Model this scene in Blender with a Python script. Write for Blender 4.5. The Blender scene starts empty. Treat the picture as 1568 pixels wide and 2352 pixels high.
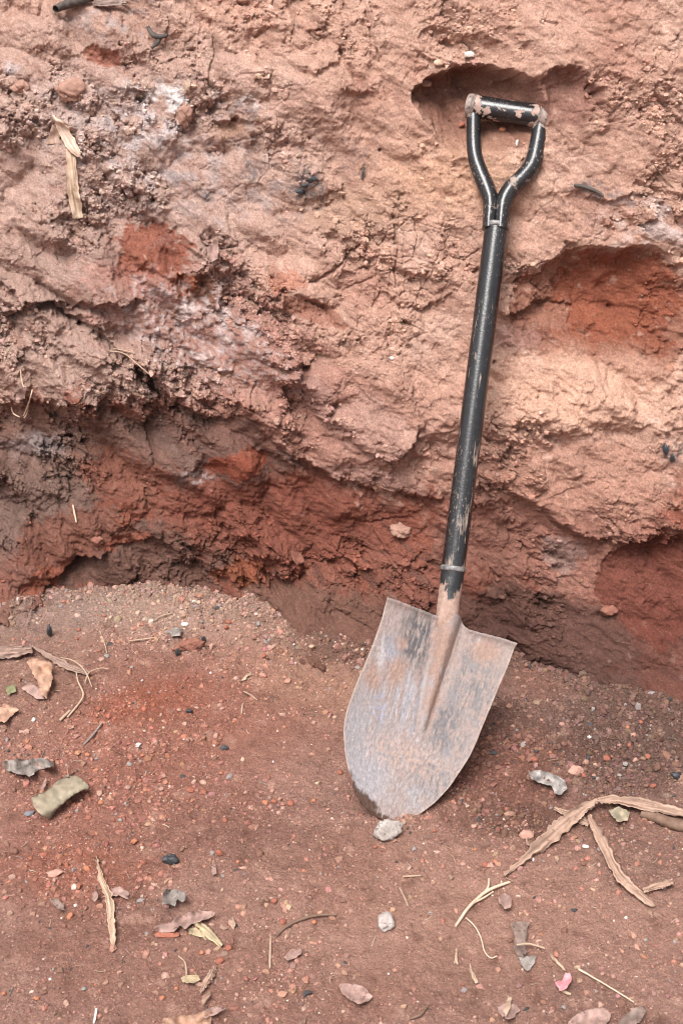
import bpy, bmesh, math, random
import numpy as np
from mathutils import Vector, Matrix
from mathutils.geometry import delaunay_2d_cdt

random.seed(7)
RNG = np.random.default_rng(11)
SC = bpy.context.scene
COL = SC.collection
R = math.radians

# ------------------------------------------------------------------ camera, sky, sun, exposure
CAM_H, PITCH, FOV = 1.5, R(27), R(39.6)
cam = bpy.data.cameras.new('camera')
cam.sensor_fit = 'VERTICAL'; cam.sensor_height = 36; cam.sensor_width = 24
cam.angle_y = FOV
cam.clip_start = 0.05; cam.clip_end = 500
cam.dof.use_dof = True; cam.dof.focus_distance = 2.38; cam.dof.aperture_fstop = 9
camo = bpy.data.objects.new('camera', cam); COL.objects.link(camo)
camo.location = (0, 0, CAM_H); camo.rotation_euler = (R(90) - PITCH, 0, 0)
SC.camera = camo
SC.cycles.filter_width = 1.1

SUN_EL, SUN_AZ = R(60), R(206)          # azimuth from +Y, clockwise: behind the camera, to its left
w = bpy.data.worlds.new('World'); SC.world = w; w.use_nodes = True
nt = w.node_tree; nt.nodes.clear()
sky = nt.nodes.new('ShaderNodeTexSky'); sky.sky_type = 'NISHITA'; sky.sun_disc = False
sky.sun_elevation = SUN_EL; sky.sun_rotation = SUN_AZ
sky.air_density = 1.0; sky.dust_density = 4.0; sky.ozone_density = 1.0
hs = nt.nodes.new('ShaderNodeHueSaturation'); hs.inputs['Saturation'].default_value = 0.22   # thin even cloud greys the blue
bg = nt.nodes.new('ShaderNodeBackground'); bg.inputs['Strength'].default_value = 0.08
wo = nt.nodes.new('ShaderNodeOutputWorld')
nt.links.new(sky.outputs[0], hs.inputs['Color']); nt.links.new(hs.outputs[0], bg.inputs['Color'])
nt.links.new(bg.outputs[0], wo.inputs['Surface'])
sl = bpy.data.lights.new('sun', 'SUN'); sl.energy = 2.0; sl.angle = R(32); sl.color = (1, .965, .93)
so = bpy.data.objects.new('sun', sl); COL.objects.link(so)
sd = Vector((math.sin(SUN_AZ) * math.cos(SUN_EL), math.cos(SUN_AZ) * math.cos(SUN_EL), math.sin(SUN_EL)))
so.rotation_euler = sd.to_track_quat('Z', 'Y').to_euler(); so.location = sd * 10
SC.view_settings.view_transform = 'Standard'; SC.view_settings.look = 'None'
SC.view_settings.exposure = 1.31; SC.view_settings.gamma = 1

# ------------------------------------------------------------------ numpy noise
f32 = np.float32
def hsh(ix, iy, seed):
    h = (ix.astype(np.int64) * 374761393 + iy.astype(np.int64) * 668265263 + seed * 974634777) & 0xffffffff
    h = ((h ^ (h >> 13)) * 1274126177) & 0xffffffff
    h = ((h ^ (h >> 16)) * 2246822519) & 0xffffffff
    return h ^ (h >> 15)
def perlin(x, y, seed=0):
    x = x + seed * 17.31; y = y - seed * 9.77
    xi = np.floor(x); yi = np.floor(y); fx = x - xi; fy = y - yi
    u = fx * fx * fx * (fx * (fx * 6 - 15) + 10); v = fy * fy * fy * (fy * (fy * 6 - 15) + 10)
    def g(dx, dy):
        a = hsh(xi + dx, yi + dy, seed).astype(f32) * f32(2 * math.pi / 4294967296.0)
        return np.cos(a) * (fx - dx) + np.sin(a) * (fy - dy)
    a = g(0, 0); b = g(1, 0); c = g(0, 1); d = g(1, 1)
    return ((a + u * (b - a)) * (1 - v) + (c + u * (d - c)) * v) * 1.5
def fbm(x, y, octv=4, seed=0, gain=.5, lac=2.03, ridge=False):
    s = 0; a = 1.0; t = 0
    for i in range(octv):
        n = perlin(x, y, seed + i)
        s = s + a * ((1 - 2 * np.abs(n)) if ridge else n); t += a
        a *= gain; x = x * lac; y = y * lac
    return s / t
def worley(x, y, seed=0):
    xi = np.floor(x); yi = np.floor(y)
    f1 = np.full(x.shape, 9.0, f32); f2 = f1.copy(); idv = np.zeros(x.shape, f32)
    for dx in (-1, 0, 1):
        for dy in (-1, 0, 1):
            h = hsh(xi + dx, yi + dy, seed)
            px = (h & 0xffff).astype(f32) / 65536; py = ((h >> 16) & 0xffff).astype(f32) / 65536
            d = (xi + dx + px - x) ** 2 + (yi + dy + py - y) ** 2
            m = d < f1
            f2 = np.where(m, f1, np.minimum(f2, d)); idv = np.where(m, ((h >> 7) & 0xfff).astype(f32) / 4096, idv)
            f1 = np.where(m, d, f1)
    return np.sqrt(f1), np.sqrt(f2), idv
def crumbs(x, y, seed=0, fill=.8):
    f1, f2, i = worley(x, y, seed)
    return np.sqrt(np.clip(1 - (f1 / fill) ** 2, 0, 1)) * (.15 + .85 * i)
def facets(x, y, seed=0, tilt=1.0):
    """broken blocks: every cell its own height and slant, so neighbours meet in small steps"""
    xi = np.floor(x); yi = np.floor(y)
    f1 = np.full(x.shape, 9.0, f32); f2 = f1.copy(); out = np.zeros(x.shape, f32)
    for dx in (-1, 0, 1):
        for dy in (-1, 0, 1):
            h = hsh(xi + dx, yi + dy, seed); k = hsh(xi + dx, yi + dy, seed + 77)
            ex = x - (xi + dx + (h & 0xffff).astype(f32) / 65536); ey = y - (yi + dy + ((h >> 16) & 0xffff).astype(f32) / 65536)
            d = ex * ex + ey * ey; m = d < f1
            hh = (k & 0xfff).astype(f32) / 4096 - .5 + tilt * (((k >> 12) & 0x3ff).astype(f32) / 1023 - .5) * ex + tilt * (((k >> 22) & 0x3ff).astype(f32) / 1023 - .5) * ey
            f2 = np.where(m, f1, np.minimum(f2, d)); out = np.where(m, hh, out); f1 = np.where(m, d, f1)
    gap = np.sqrt(f2) - np.sqrt(f1)
    return out - .13 * np.exp(-(gap / .07) ** 2)
def ss(a, b, x):
    t = np.clip((x - a) / (b - a), 0, 1); return t * t * (3 - 2 * t)

# ------------------------------------------------------------------ picture ray -> place (units: the photograph at 1568 x 2352)
FPX = 1176 / math.tan(FOV / 2)
FW = np.array([0, math.cos(PITCH), -math.sin(PITCH)]); UP = np.array([0, math.sin(PITCH), math.cos(PITCH)])
CP = np.array([0, 0, CAM_H])
def ray(px, py):
    return FW + (px - 784) / FPX * np.array([1., 0, 0]) + (1176 - py) / FPX * UP
def proj(x, y, z):
    dz = y * FW[1] + (z - CAM_H) * FW[2]
    return 784 + FPX * x / dz, 1176 - FPX * (y * UP[1] + (z - CAM_H) * UP[2]) / dz

# ------------------------------------------------------------------ mesh helpers
def tag(o, label=None, cat=None, group=None, kind=None):
    if label: o['label'] = label
    if cat: o['category'] = cat
    if group: o['group'] = group
    if kind: o['kind'] = kind
    return o
def link(name, me, mat=None, parent=None):
    o = bpy.data.objects.new(name, me); COL.objects.link(o)
    if mat is not None: me.materials.append(mat)
    if parent is not None: o.parent = parent
    return o
def mesh(name, V, Fq, smooth=True):
    me = bpy.data.meshes.new(name)
    V = np.asarray(V, f32); me.vertices.add(len(V)); me.vertices.foreach_set('co', V.ravel())
    Fq = np.asarray(Fq, np.int32); n, k = Fq.shape
    me.loops.add(n * k); me.loops.foreach_set('vertex_index', Fq.ravel())
    me.polygons.add(n); me.polygons.foreach_set('loop_start', np.arange(0, n * k, k, dtype=np.int32))
    me.polygons.foreach_set('loop_total', np.full(n, k, np.int32))
    me.polygons.foreach_set('use_smooth', np.full(n, smooth, bool))
    me.update(calc_edges=True); me.validate()
    return me
def grid_faces(nu, nv, wrap=False):
    i = np.arange(nu * nv).reshape(nv, nu)
    if wrap: i = np.concatenate([i, i[:, :1]], 1)
    return np.stack([i[:-1, :-1], i[:-1, 1:], i[1:, 1:], i[1:, :-1]], -1).reshape(-1, 4)
def set_col(me, name, c):
    a = me.color_attributes.new(name, 'FLOAT_COLOR', 'POINT')
    c = np.concatenate([c, np.ones((len(c), 1))], 1) if c.shape[1] == 3 else c
    a.data.foreach_set('color', c.astype(f32).ravel())
def set_f(me, name, v):
    a = me.attributes.new(name, 'FLOAT', 'POINT'); a.data.foreach_set('value', v.astype(f32).ravel())

# ------------------------------------------------------------------ materials
def mat_new(name):
    m = bpy.data.materials.new(name); m.use_nodes = True
    return m, m.node_tree, m.node_tree.nodes['Principled BSDF']
def nz(t, scale, detail=4, rough=.6, vec=None, dist=0):
    n = t.nodes.new('ShaderNodeTexNoise'); n.inputs['Scale'].default_value = scale
    n.inputs['Detail'].default_value = detail; n.inputs['Roughness'].default_value = rough
    n.inputs['Distortion'].default_value = dist
    if vec is not None: t.links.new(vec, n.inputs['Vector'])
    return n.outputs['Fac']
def ramp(t, fac, a, b, ca=(0, 0, 0, 1), cb=(1, 1, 1, 1)):
    r = t.nodes.new('ShaderNodeValToRGB'); e = r.color_ramp.elements
    e[0].position = a; e[1].position = b; e[0].color = ca; e[1].color = cb
    t.links.new(fac, r.inputs['Fac']); return r.outputs['Color']
def mixc(t, fac, a, b, mode='MIX'):
    m = t.nodes.new('ShaderNodeMix'); m.data_type = 'RGBA'; m.blend_type = mode
    for s, v in ((m.inputs[0], fac), (m.inputs[6], a), (m.inputs[7], b)):
        if isinstance(v, (int, float)): s.default_value = v
        elif isinstance(v, tuple): s.default_value = v if len(v) == 4 else v + (1,)
        else: t.links.new(v, s)
    return m.outputs[2]
def math_n(t, op, a, b=0.0):
    m = t.nodes.new('ShaderNodeMath'); m.operation = op
    for s, v in ((m.inputs[0], a), (m.inputs[1], b)):
        if isinstance(v, (int, float)): s.default_value = v
        else: t.links.new(v, s)
    return m.outputs[0]
def objco(t, scale=(1, 1, 1)):
    c = t.nodes.new('ShaderNodeTexCoord'); mp = t.nodes.new('ShaderNodeMapping')
    mp.inputs['Scale'].default_value = scale
    t.links.new(c.outputs['Object'], mp.inputs['Vector']); return mp.outputs['Vector']
def bump(t, p, h, strength, dist):
    b = t.nodes.new('ShaderNodeBump'); b.inputs['Strength'].default_value = strength; b.inputs['Distance'].default_value = dist
    t.links.new(h, b.inputs['Height']); t.links.new(b.outputs[0], p.inputs['Normal'])
def attr(t, name):
    a = t.nodes.new('ShaderNodeAttribute'); a.attribute_name = name; return a

def earth_mat(name, attr_name, grain=.5):
    m, t, p = mat_new(name)
    co = objco(t)
    a = attr(t, attr_name).outputs['Color']
    n1 = nz(t, 260, 5, .7, co); n2 = nz(t, 60, 4, .6, co)
    k = mixc(t, 1.0, a, ramp(t, n1, .28, .74, (.62, .60, .60, 1), (1.32, 1.33, 1.34, 1)), 'MULTIPLY')
    k = mixc(t, .6, k, ramp(t, n2, .3, .7, (.80, .79, .78, 1), (1.18, 1.18, 1.18, 1)), 'MULTIPLY')
    k = mixc(t, .8, k, ramp(t, nz(t, 750, 3, .65, co), .3, .7, (.66, .65, .65, 1), (1.3, 1.3, 1.3, 1)), 'MULTIPLY')
    sp = nz(t, 420, 2, .5, co)                       # pale quartz and lime specks
    k = mixc(t, math_n(t, 'MULTIPLY', ramp(t, sp, .71, .75), .35), k, (.55, .46, .41))
    t.links.new(k, p.inputs['Base Color'])
    p.inputs['Roughness'].default_value = .93; p.inputs['Specular IOR Level'].default_value = .18
    h = math_n(t, 'ADD', math_n(t, 'MULTIPLY', nz(t, 190, 6, .72, co), 1.0), math_n(t, 'MULTIPLY', nz(t, 800, 3, .6, co), .35))
    bump(t, p, h, min(1, grain * 1.5), .008)
    return m
def simple(name, c1, c2, scale=60, rough=.85, stretch=(1, 1, 1), bmp=.25, spec=.25, spots=None, bd=.002):
    m, t, p = mat_new(name)
    co = objco(t, stretch)
    c = mixc(t, ramp(t, nz(t, scale, 5, .65, co), .32, .68), c1, c2)
    if spots: c = mixc(t, ramp(t, nz(t, scale * 1.7, 3, .6, co), .60, .68), c, spots)
    t.links.new(c, p.inputs['Base Color'])
    p.inputs['Roughness'].default_value = rough; p.inputs['Specular IOR Level'].default_value = spec
    bump(t, p, nz(t, scale * 4, 4, .6, co), bmp, bd)
    return m

# ================================================================== EARTH BANK
# the bank's mean face; (u, v) is that face charted in photograph units
def bank_ref(x, z): return 2.375 - .30 * 1.2 * np.tanh(x / 1.2) + .21 * z
BN = np.array([.27, -1, .21]); BN /= np.linalg.norm(BN)

def axis(lo, hi, step, far, n):
    core = np.arange(lo, hi + step / 2, step)
    gs = 1.045 ** np.arange(1, 86); g = step * np.cumsum(np.concatenate([gs, gs[-1] * 1.25 ** np.arange(1, n + 1)]))
    a = core[0] - g[g < far]; b = core[-1] + g[g < far]
    return np.concatenate([a[::-1], core, b])
bx = axis(-.70, .74, .0016, 30, 60)
bz_core = np.arange(-.06, 1.30, .0016)
g = .0016 * np.cumsum(1.15 ** np.arange(1, 60)); g = g[g < .55]
bz = np.concatenate([bz_core, bz_core[-1] + g])
X, Z = np.meshgrid(bx.astype(f32), bz.astype(f32))
X = X.astype(f32); Z = Z.astype(f32)
U, V = proj(X, bank_ref(X, Z), Z)
U = U.astype(f32); V = V.astype(f32)
# irregular edges: everything drawn on the chart is warped
wu = 44 * fbm(X * 8, Z * 8, 4, 101) + 14 * fbm(X * 40, Z * 40, 3, 111) + 8 * fbm(X * 110, Z * 110, 2, 121)
wv = 44 * fbm(X * 8, Z * 8, 4, 131) + 16 * fbm(X * 40, Z * 40, 3, 141) + 9 * fbm(X * 110, Z * 110, 2, 151)
LIPN = fbm(X * 9, Z * 7, 3, 181)
RAG_S = .42 * fbm(X * 11, Z * 11, 3, 167)
RAG = .34 * fbm(X * 16, Z * 16, 4, 161, .6) + .16 * fbm(X * 75, Z * 75, 3, 171)
Uw = U + wu; Vw = V + wv
D = np.zeros_like(X); ROUGH = np.full_like(X, .36)

def blob(cx, cy, rx, ry, ang=0, soft=.5, warp=1.0):
    a = R(ang); uu = U + wu * warp - cx; vv = V + wv * warp - cy
    p = (uu * math.cos(a) + vv * math.sin(a)) / rx; q = (-uu * math.sin(a) + vv * math.cos(a)) / ry
    return 1 - ss(1 - soft, 1 + soft, np.sqrt(p * p + q * q) + .6 * RAG)
def lip(pts, up, du, dn, dd, sharp=4, ends=50, warp=.9):
    global D
    us = [p[0] for p in pts]; vs = [p[1] for p in pts]
    Ue = U + wu * warp; Ve = V + wv * warp
    vl = np.interp(Ue, us, vs)
    sl_ = np.interp(Ue, [(us[i] + us[i + 1]) / 2 for i in range(len(us) - 1)], [(vs[i + 1] - vs[i]) / (us[i + 1] - us[i]) for i in range(len(us) - 1)])
    t = (Ve - vl) / np.sqrt(1 + sl_ * sl_)
    tap = ss(us[0] - ends * .2, us[0] + ends, Ue) * (1 - ss(us[-1] - ends, us[-1] + ends * .2, Ue))
    sharp = sharp * 2.3 * (1 + 1.2 * np.clip(LIPN, -.5, .8)); up = up * .72; dn = dn * .62
    s = ss(-sharp, sharp, t + 7 * RAG)
    tap = tap * np.clip(1 + 1.5 * LIPN, .12, 1.9)
    D += tap * (up * np.exp(-np.maximum(-t, 0) / du) * (1 - s) - dn * np.exp(-np.maximum(t, 0) / dd) * s)
    return t, tap
def scoop(cx, cy, rx, ry, depth, ang=0, smooth=.85, low=1.0, warp=.6, expo=.75):
    """a bite out of the bank: steep under its upper rim, running out downwards"""
    global D, ROUGH
    a = R(ang); uu = U + wu * warp - cx; vv = V + wv * warp - cy
    p = (uu * math.cos(a) + vv * math.sin(a)) / rx; q = (-uu * math.sin(a) + vv * math.cos(a)) / ry
    r2 = np.clip(p * p + q * q + RAG_S * .9, 0, 9)
    f = np.clip(1 - r2, 0, 1) ** expo * np.clip((1 - q) / 1.6, 0, 1) ** low
    D -= depth * f
    m = 1 - ss(.72, 1.06, r2); ROUGH = ROUGH * (1 - smooth * m)
    return m
def seg_dist(pts, warp=.35):
    Ue = U + wu * warp; Ve = V + wv * warp
    best = np.full(U.shape, 1e4, f32)
    for (x0, y0), (x1, y1) in zip(pts[:-1], pts[1:]):
        dx, dy = x1 - x0, y1 - y0; l2 = dx * dx + dy * dy
        t = np.clip(((Ue - x0) * dx + (Ve - y0) * dy) / l2, 0, 1)
        best = np.minimum(best, np.hypot(Ue - x0 - t * dx, Ve - y0 - t * dy))
    return best
def crack(pts, wd, depth):
    global D
    D -= depth * np.exp(-(seg_dist(pts) / wd) ** 2)

# --- broad form
D += .030 * fbm(X * 2.6, Z * 2.6, 3, 1)
D -= .10 * ss(.78, 1.5, Z) ** 1.4                                    # the crest leans back
D += .060 * blob(170, 835, 260, 95, 14, .7) + .035 * blob(120, 610, 240, 95, 15, .7)
D -= .045 * blob(110, 1090, 230, 150, 0, .8)
D -= .045 * blob(350, 1340, 230, 90, 0, .8)
D += .030 * blob(70, 1260, 180, 110, -15, .6)
D += .030 * blob(800, 900, 260, 170, 30, .8) + .030 * blob(1230, 1080, 320, 130, 10, .8)
D -= .035 * blob(760, 1230, 330, 120, 5, .7)
D += .085 * np.exp(-np.clip(Z + .01, 0, 9) / .06) * ss(380, 720, U) * (1 - ss(850, 1050, U))   # foot slope left of the blade
D += .12 * np.exp(-np.clip(Z, 0, 9) / .13) * ss(1120, 1450, U) + .06 * np.exp(-np.clip(Z, 0, 9) / .10) * (1 - ss(60, 230, U))
D += (.035 + .03 * fbm(X * 6, X * 0 + 3, 3, 19)) * np.exp(-np.clip(Z - .01, 0, 9) / .028)
D += .03 * blob(640, 180, 220, 120, 0, .8) + .025 * blob(1420, 120, 180, 130, 0, .8)

# --- scoops (hand-dug bites)
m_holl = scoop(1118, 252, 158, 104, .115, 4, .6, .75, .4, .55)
m_holl2 = scoop(1300, 225, 85, 66, .045, 20, .4)
m_top = scoop(1090, 125, 120, 60, .035, 18, .3)
m_flare = blob(1060, 410, 170, 90, 0, .6); ROUGH *= 1 - .6 * m_flare
m_rs = scoop(1410, 725, 240, 165, .095, 8, .45, .8)
m_rf = blob(1340, 900, 230, 90, 5, .5); ROUGH *= 1 - .75 * m_rf
D += .028 * blob(1330, 945, 260, 40, 3, .7)
m_rr = scoop(1490, 1340, 130, 120, .04, 0, .5)
m_c1 = np.clip(blob(350, 560, 85, 45, 10, .5) + blob(310, 610, 60, 30, 0, .5) * .6, 0, 1); D -= .014 * m_c1; ROUGH *= 1 - .8 * m_c1
m_c2 = scoop(455, 660, 72, 42, .030, 15, .8)
m_c3 = scoop(715, 715, 75, 30, .020, 25, .85)
m_c4 = scoop(535, 300, 48, 26, .028, 0, .6)
m_c5 = scoop(245, 125, 55, 22, .018, 12, .7)
m_c6 = scoop(690, 950, 120, 35, .030, 38, .6)
m_c7 = blob(560, 1200, 230, 100, 0, .5); ROUGH *= 1 - .55 * m_c7
m_c8 = scoop(1000, 1060, 110, 90, .03, 0, .75)
m_c9 = scoop(480, 1090, 60, 40, .016, 0, .7)

# --- ledges and overhangs
lip([(-200, 560), (0, 640), (60, 690), (140, 690), (250, 700), (330, 680)], .026, 60, .034, 26, 3)
lip([(-100, 600), (20, 720), (120, 690), (180, 730), (260, 790), (340, 870), (400, 930), (470, 945)], .004, 30, .085, 13, 4)
lip([(-300, 930), (-20, 935), (60, 930), (140, 915), (230, 930), (300, 905), (380, 940)], .018, 70, .024, 60, 6)
lip([(230, 860), (300, 890), (350, 925), (430, 945), (520, 965), (600, 960)], .016, 40, .022, 28, 4)
lip([(20, 800), (110, 790), (200, 830), (300, 850)], .012, 40, .018, 18, 3)
lip([(250, 540), (330, 600), (400, 640), (480, 690)], .014, 40, .016, 25, 4)
lip([(480, 740), (560, 790), (640, 860), (700, 900)], .014, 40, .020, 22, 4)
lip([(330, 760), (420, 800), (520, 850), (600, 900)], .010, 40, .014, 20, 4)
lip([(560, 960), (620, 990), (690, 1055), (770, 1105), (860, 1130), (960, 1145), (1030, 1150)], .014, 45, .022, 45, 3)
lip([(760, 955), (800, 1000), (850, 1030), (905, 1045), (925, 990), (945, 955)], .024, 55, .014, 25, 3, 12)
lip([(640, 860), (700, 905), (760, 960)], .014, 35, .022, 22, 3, 20)
lip([(1130, 690), (1180, 720), (1240, 700), (1300, 715), (1380, 700)], .020, 40, .020, 25, 3)
lip([(1090, 1085), (1200, 1150), (1300, 1210), (1400, 1245), (1500, 1232), (1700, 1235)], .018, 60, .022, 50, 4)
lip([(-200, 1420), (0, 1385), (110, 1342), (200, 1285), (270, 1262)], .02, 60, .06, 26, 4)
lip([(260, 1255), (350, 1262), (430, 1285), (500, 1330), (560, 1345)], .010, 50, .020, 40, 6)
lip([(1060, 1440), (1180, 1480), (1280, 1530), (1400, 1580), (1700, 1610)], .016, 70, .035, 45, 5)
lip([(940, 110), (1000, 135), (1080, 150), (1160, 158), (1230, 215)], .012, 30, .02, 20, 3)
lip([(880, 205), (760, 190)][::-1], .012, 30, .012, 20, 3)
lip([(640, 140), (700, 170), (760, 150), (800, 100)], .012, 40, .01, 20, 3)
lip([(700, 520), (800, 560), (900, 600), (1000, 650)], .012, 50, .014, 30, 4)
lip([(820, 640), (900, 700), (960, 720), (1040, 700)], .010, 40, .016, 20, 3)
lip([(400, 520), (470, 600), (560, 660), (640, 690)], .016, 40, .02, 22, 4)
lip([(1300, 440), (1400, 455), (1500, 430), (1600, 450)], .010, 40, .012, 20, 3)
lip([(560, 1030), (640, 1050), (700, 1090)], .010, 40, .012, 20, 3)

# --- how crumbly
for b in ((180, 850, 320, 120, 8, .9), (110, 620, 240, 110, 15, .8), (520, 620, 150, 110, 20, .8), (720, 800, 260, 170, 30, .7),
          (940, 560, 170, 90, 10, .75), (1210, 660, 120, 70, 0, .9), (1200, 1060, 230, 120, 10, .8), (1250, 1320, 200, 160, 0, .7),
          (280, 270, 380, 230, 0, .85), (480, 900, 160, 90, 0, .9), (700, 130, 190, 110, 0, .7), (1450, 130, 220, 200, 0, .7), (1400, 470, 220, 90, 0, .6),
          (120, 1120, 220, 150, 0, .75), (860, 1330, 260, 120, 0, .6), (560, 1250, 240, 110, 0, .5), (1420, 1480, 230, 130, 0, .5)):
    m = blob(*b[:5], .6) * b[5]; ROUGH = np.maximum(ROUGH, m * (1 - .8 * np.maximum.reduce([m_holl, m_rs * .7, m_rr, m_c1, m_c2, m_c3])))
ROUGH = np.clip(ROUGH * (1 + .5 * fbm(X * 12, Z * 12, 3, 55)), .04, 1)

# --- lumps, clods and crumbs
wx = X + .007 * fbm(X * 30, Z * 30, 4, 61, .6); wz = Z + .007 * fbm(X * 30, Z * 30, 4, 71, .6)
D += (.4 + .6 * ROUGH) * .016 * fbm(X * 8, Z * 9, 4, 11, ridge=False)
LUMPY = ss(-.12, .34, fbm(X * 5.5, Z * 5.5, 4, 191, .55))          # broken stretches alternate with smoother ones
ROUGH = ROUGH * (.16 + 1.15 * LUMPY)
n_w = fbm(X * 20, Z * 20, 3, 49)
da = wx * .84 - wz * .54; db = wx * .54 + wz * .84               # bedding dips to the right
F_A = facets(da * 8, db * 14, 31, 1.3); F_B = facets(da * 22, db * 34, 33, 1.2); F_C = facets(wx * 62, wz * 72, 35, 1.2)
bulge = np.abs(perlin(da * 6.5, db * 9.5, 43)) * 2 - .45; bulge2 = np.abs(perlin(da * 15 + .6 * n_w, db * 21, 47)) * 2 - .45
left = 1 - ss(560, 1000, U)
D += (.012 + .020 * left) * bulge + (.006 + .012 * left * LUMPY) * bulge2           # rounded clods with creases between them
D += ROUGH * .028 * F_A
D += ROUGH * .021 * F_B
D += (.03 + .97 * ROUGH) * .012 * F_C
D += .009 * fbm(da * 14, db * 30, 4, 37, .55) + .0016 * fbm(da * 60, db * 150, 3, 39, .6)
D += ROUGH * .010 * (crumbs(wx * 19, wz * 23, 3, .85) - .4)
D += ROUGH * .007 * (crumbs(wx * 44, wz * 52, 5, .8) - .35)
D += (.1 + .9 * ROUGH) * .0075 * (crumbs(wx * 95, wz * 105, 7, .75) - .3)
D += (.1 + .9 * ROUGH) * .0044 * (crumbs(wx * 175, wz * 195, 9, .75) - .3)
D += (.3 + .7 * ROUGH) * .007 * fbm(X * 70, Z * 80, 4, 21, .6)
pit = fbm(X * 34, Z * 40, 4, 83)
D -= .022 * ROUGH * ss(.18, .45, pit)
# drag marks of the blade on the cut faces, running a little downhill
low = ss(900, 1150, Vw)
D += .0022 * (low * (1 - ROUGH) + .5 * m_rs + m_c7 * .5) * fbm(X * 22 + Z * 14, Z * 120, 4, 25, .6)
# fine drying cracks
f1, f2, _ = worley(wx * 15, wz * 15, 15)
net = np.exp(-((f2 - f1) / .035) ** 2)
D -= .0065 * net * np.maximum.reduce([blob(930, 600, 170, 110, 0, .6), .8 * blob(1210, 650, 90, 70), .55 * blob(760, 610, 110, 90), .5 * blob(620, 330, 150, 150), .45 * blob(1330, 480, 220, 90)])
f1, f2, _ = worley(wx * 38, wz * 38, 16)
D -= .005 * np.exp(-((f2 - f1) / .06) ** 2) * np.maximum.reduce([blob(960, 590, 150, 120, 0, .6), .9 * blob(1200, 660, 90, 60), .6 * blob(860, 770, 200, 110)])
for pts, wd, dp in ((((908, 515), (915, 560), (905, 600), (912, 650)), 3, .014), (((820, 565), (770, 610), (735, 640), (710, 645)), 3, .012),
                    (((700, 690), (750, 715), (765, 745)), 4, .012), (((490, 40), (500, 120), (480, 180), (500, 240)), 4, .010),
                    (((850, 0), (860, 80), (880, 130)), 4, .010), (((1490, 380), (1530, 430), (1555, 470)), 2.5, .008),
                    (((330, 930), (340, 990), (350, 1060)), 4, .014),
                    (((180, 740), (260, 800), (330, 870), (385, 925)), 6, .022), (((90, 650), (180, 700), (240, 715)), 7, .02),
                    (((1115, 1290), (1150, 1330), (1180, 1390)), 3, .008), (((810, 1200), (870, 1215), (960, 1200)), 3, .006),
                    (((800, 420), (806, 470), (820, 510)), 2.5, .007), (((580, 870), (560, 930), (620, 960)), 3, .008)):
    crack(pts, wd, dp)
# worm and root holes
for (hx, hy, hr) in ((318, 445, 7), (352, 460, 6), (1447, 716, 5), (160, 500, 8), (280, 100, 4), (465, 97, 3.5), (880, 345, 3), (715, 318, 3), (1070, 280, 4), (1130, 830, 4)):
    D -= .018 * np.exp(-(np.hypot(U - hx, V - hy) / hr) ** 2)
# away from the photographed stretch the face quiets down to broad lumps, the crest rounds over
fade = ss(30, 3, np.abs(X)) if False else 1 - ss(4, 25, np.abs(X))
D *= fade
PX = X - BN[0] * 0 + BN[0] * D; PY = bank_ref(X, Z) + BN[1] * D; PZ = Z + BN[2] * D

# --- colour of the soil, with painted shade low on the face
PEACH = np.array((.515, .312, .238)); PALE = np.array((.61, .415, .335)); RED = np.array((.285, .088, .052)); ORANGE = np.array((.36, .105, .048))
BROWN = np.array((.185, .088, .062)); GREYB = np.array((.23, .145, .12)); ASH = np.array((.50, .43, .42)); CHAR = np.array((.10, .085, .085)); MAUVE = np.array((.40, .25, .205))
LIME = np.array((.74, .69, .67)); ROSE = np.array((.45, .235, .175))
c = np.empty(X.shape + (3,), f32); c[:] = PEACH
def paint(m, col, k=1.0):
    global c
    m = np.clip(m * k, 0, 1)[..., None]; c = c * (1 - m) + np.asarray(col, f32) * m
n_a = fbm(X * 7, Z * 8, 5, 201); n_b = fbm(X * 30, Z * 34, 4, 211); n_c = fbm(X * 90, Z * 95, 3, 221); n_d = fbm(da * 16, db * 36, 4, 241)
def edgy(m): return ss(.32, .68, m + .55 * (m > .01) * (m < .995) * (.5 * n_b + .55 * n_c + .35 * n_d + .3 * F_B))
paint(ss(.0, .5, n_a), PALE, .5); paint(ss(.05, .5, -n_a), ROSE, .55)
paint(blob(250, 330, 440, 260, 15, .7), np.array((.45, .32, .275)), .8)
paint(blob(330, 330, 210, 120, 20, .7) * ss(-.2, .3, n_b), ASH, .6)
paint(blob(160, 720, 380, 250, 12, .6), np.array((.37, .25, .21)), .85)
paint(edgy(blob(500, 800, 330, 170, 30, .8)), np.array((.34, .175, .14)), .75)
paint(edgy(blob(640, 900, 260, 120, 32, .7)), np.array((.37, .195, .155)), .7)
paint(blob(230, 850, 300, 90, 14, .5), np.array((.385, .26, .215)), .75)
paint(blob(860, 1000, 330, 120, 15, .8), np.array((.40, .21, .16)), .7)
paint(ss(.05, .4, n_d), np.array((.44, .27, .21)), .35); paint(ss(.05, .4, -n_d), np.array((.30, .15, .11)), .4 )
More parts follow.
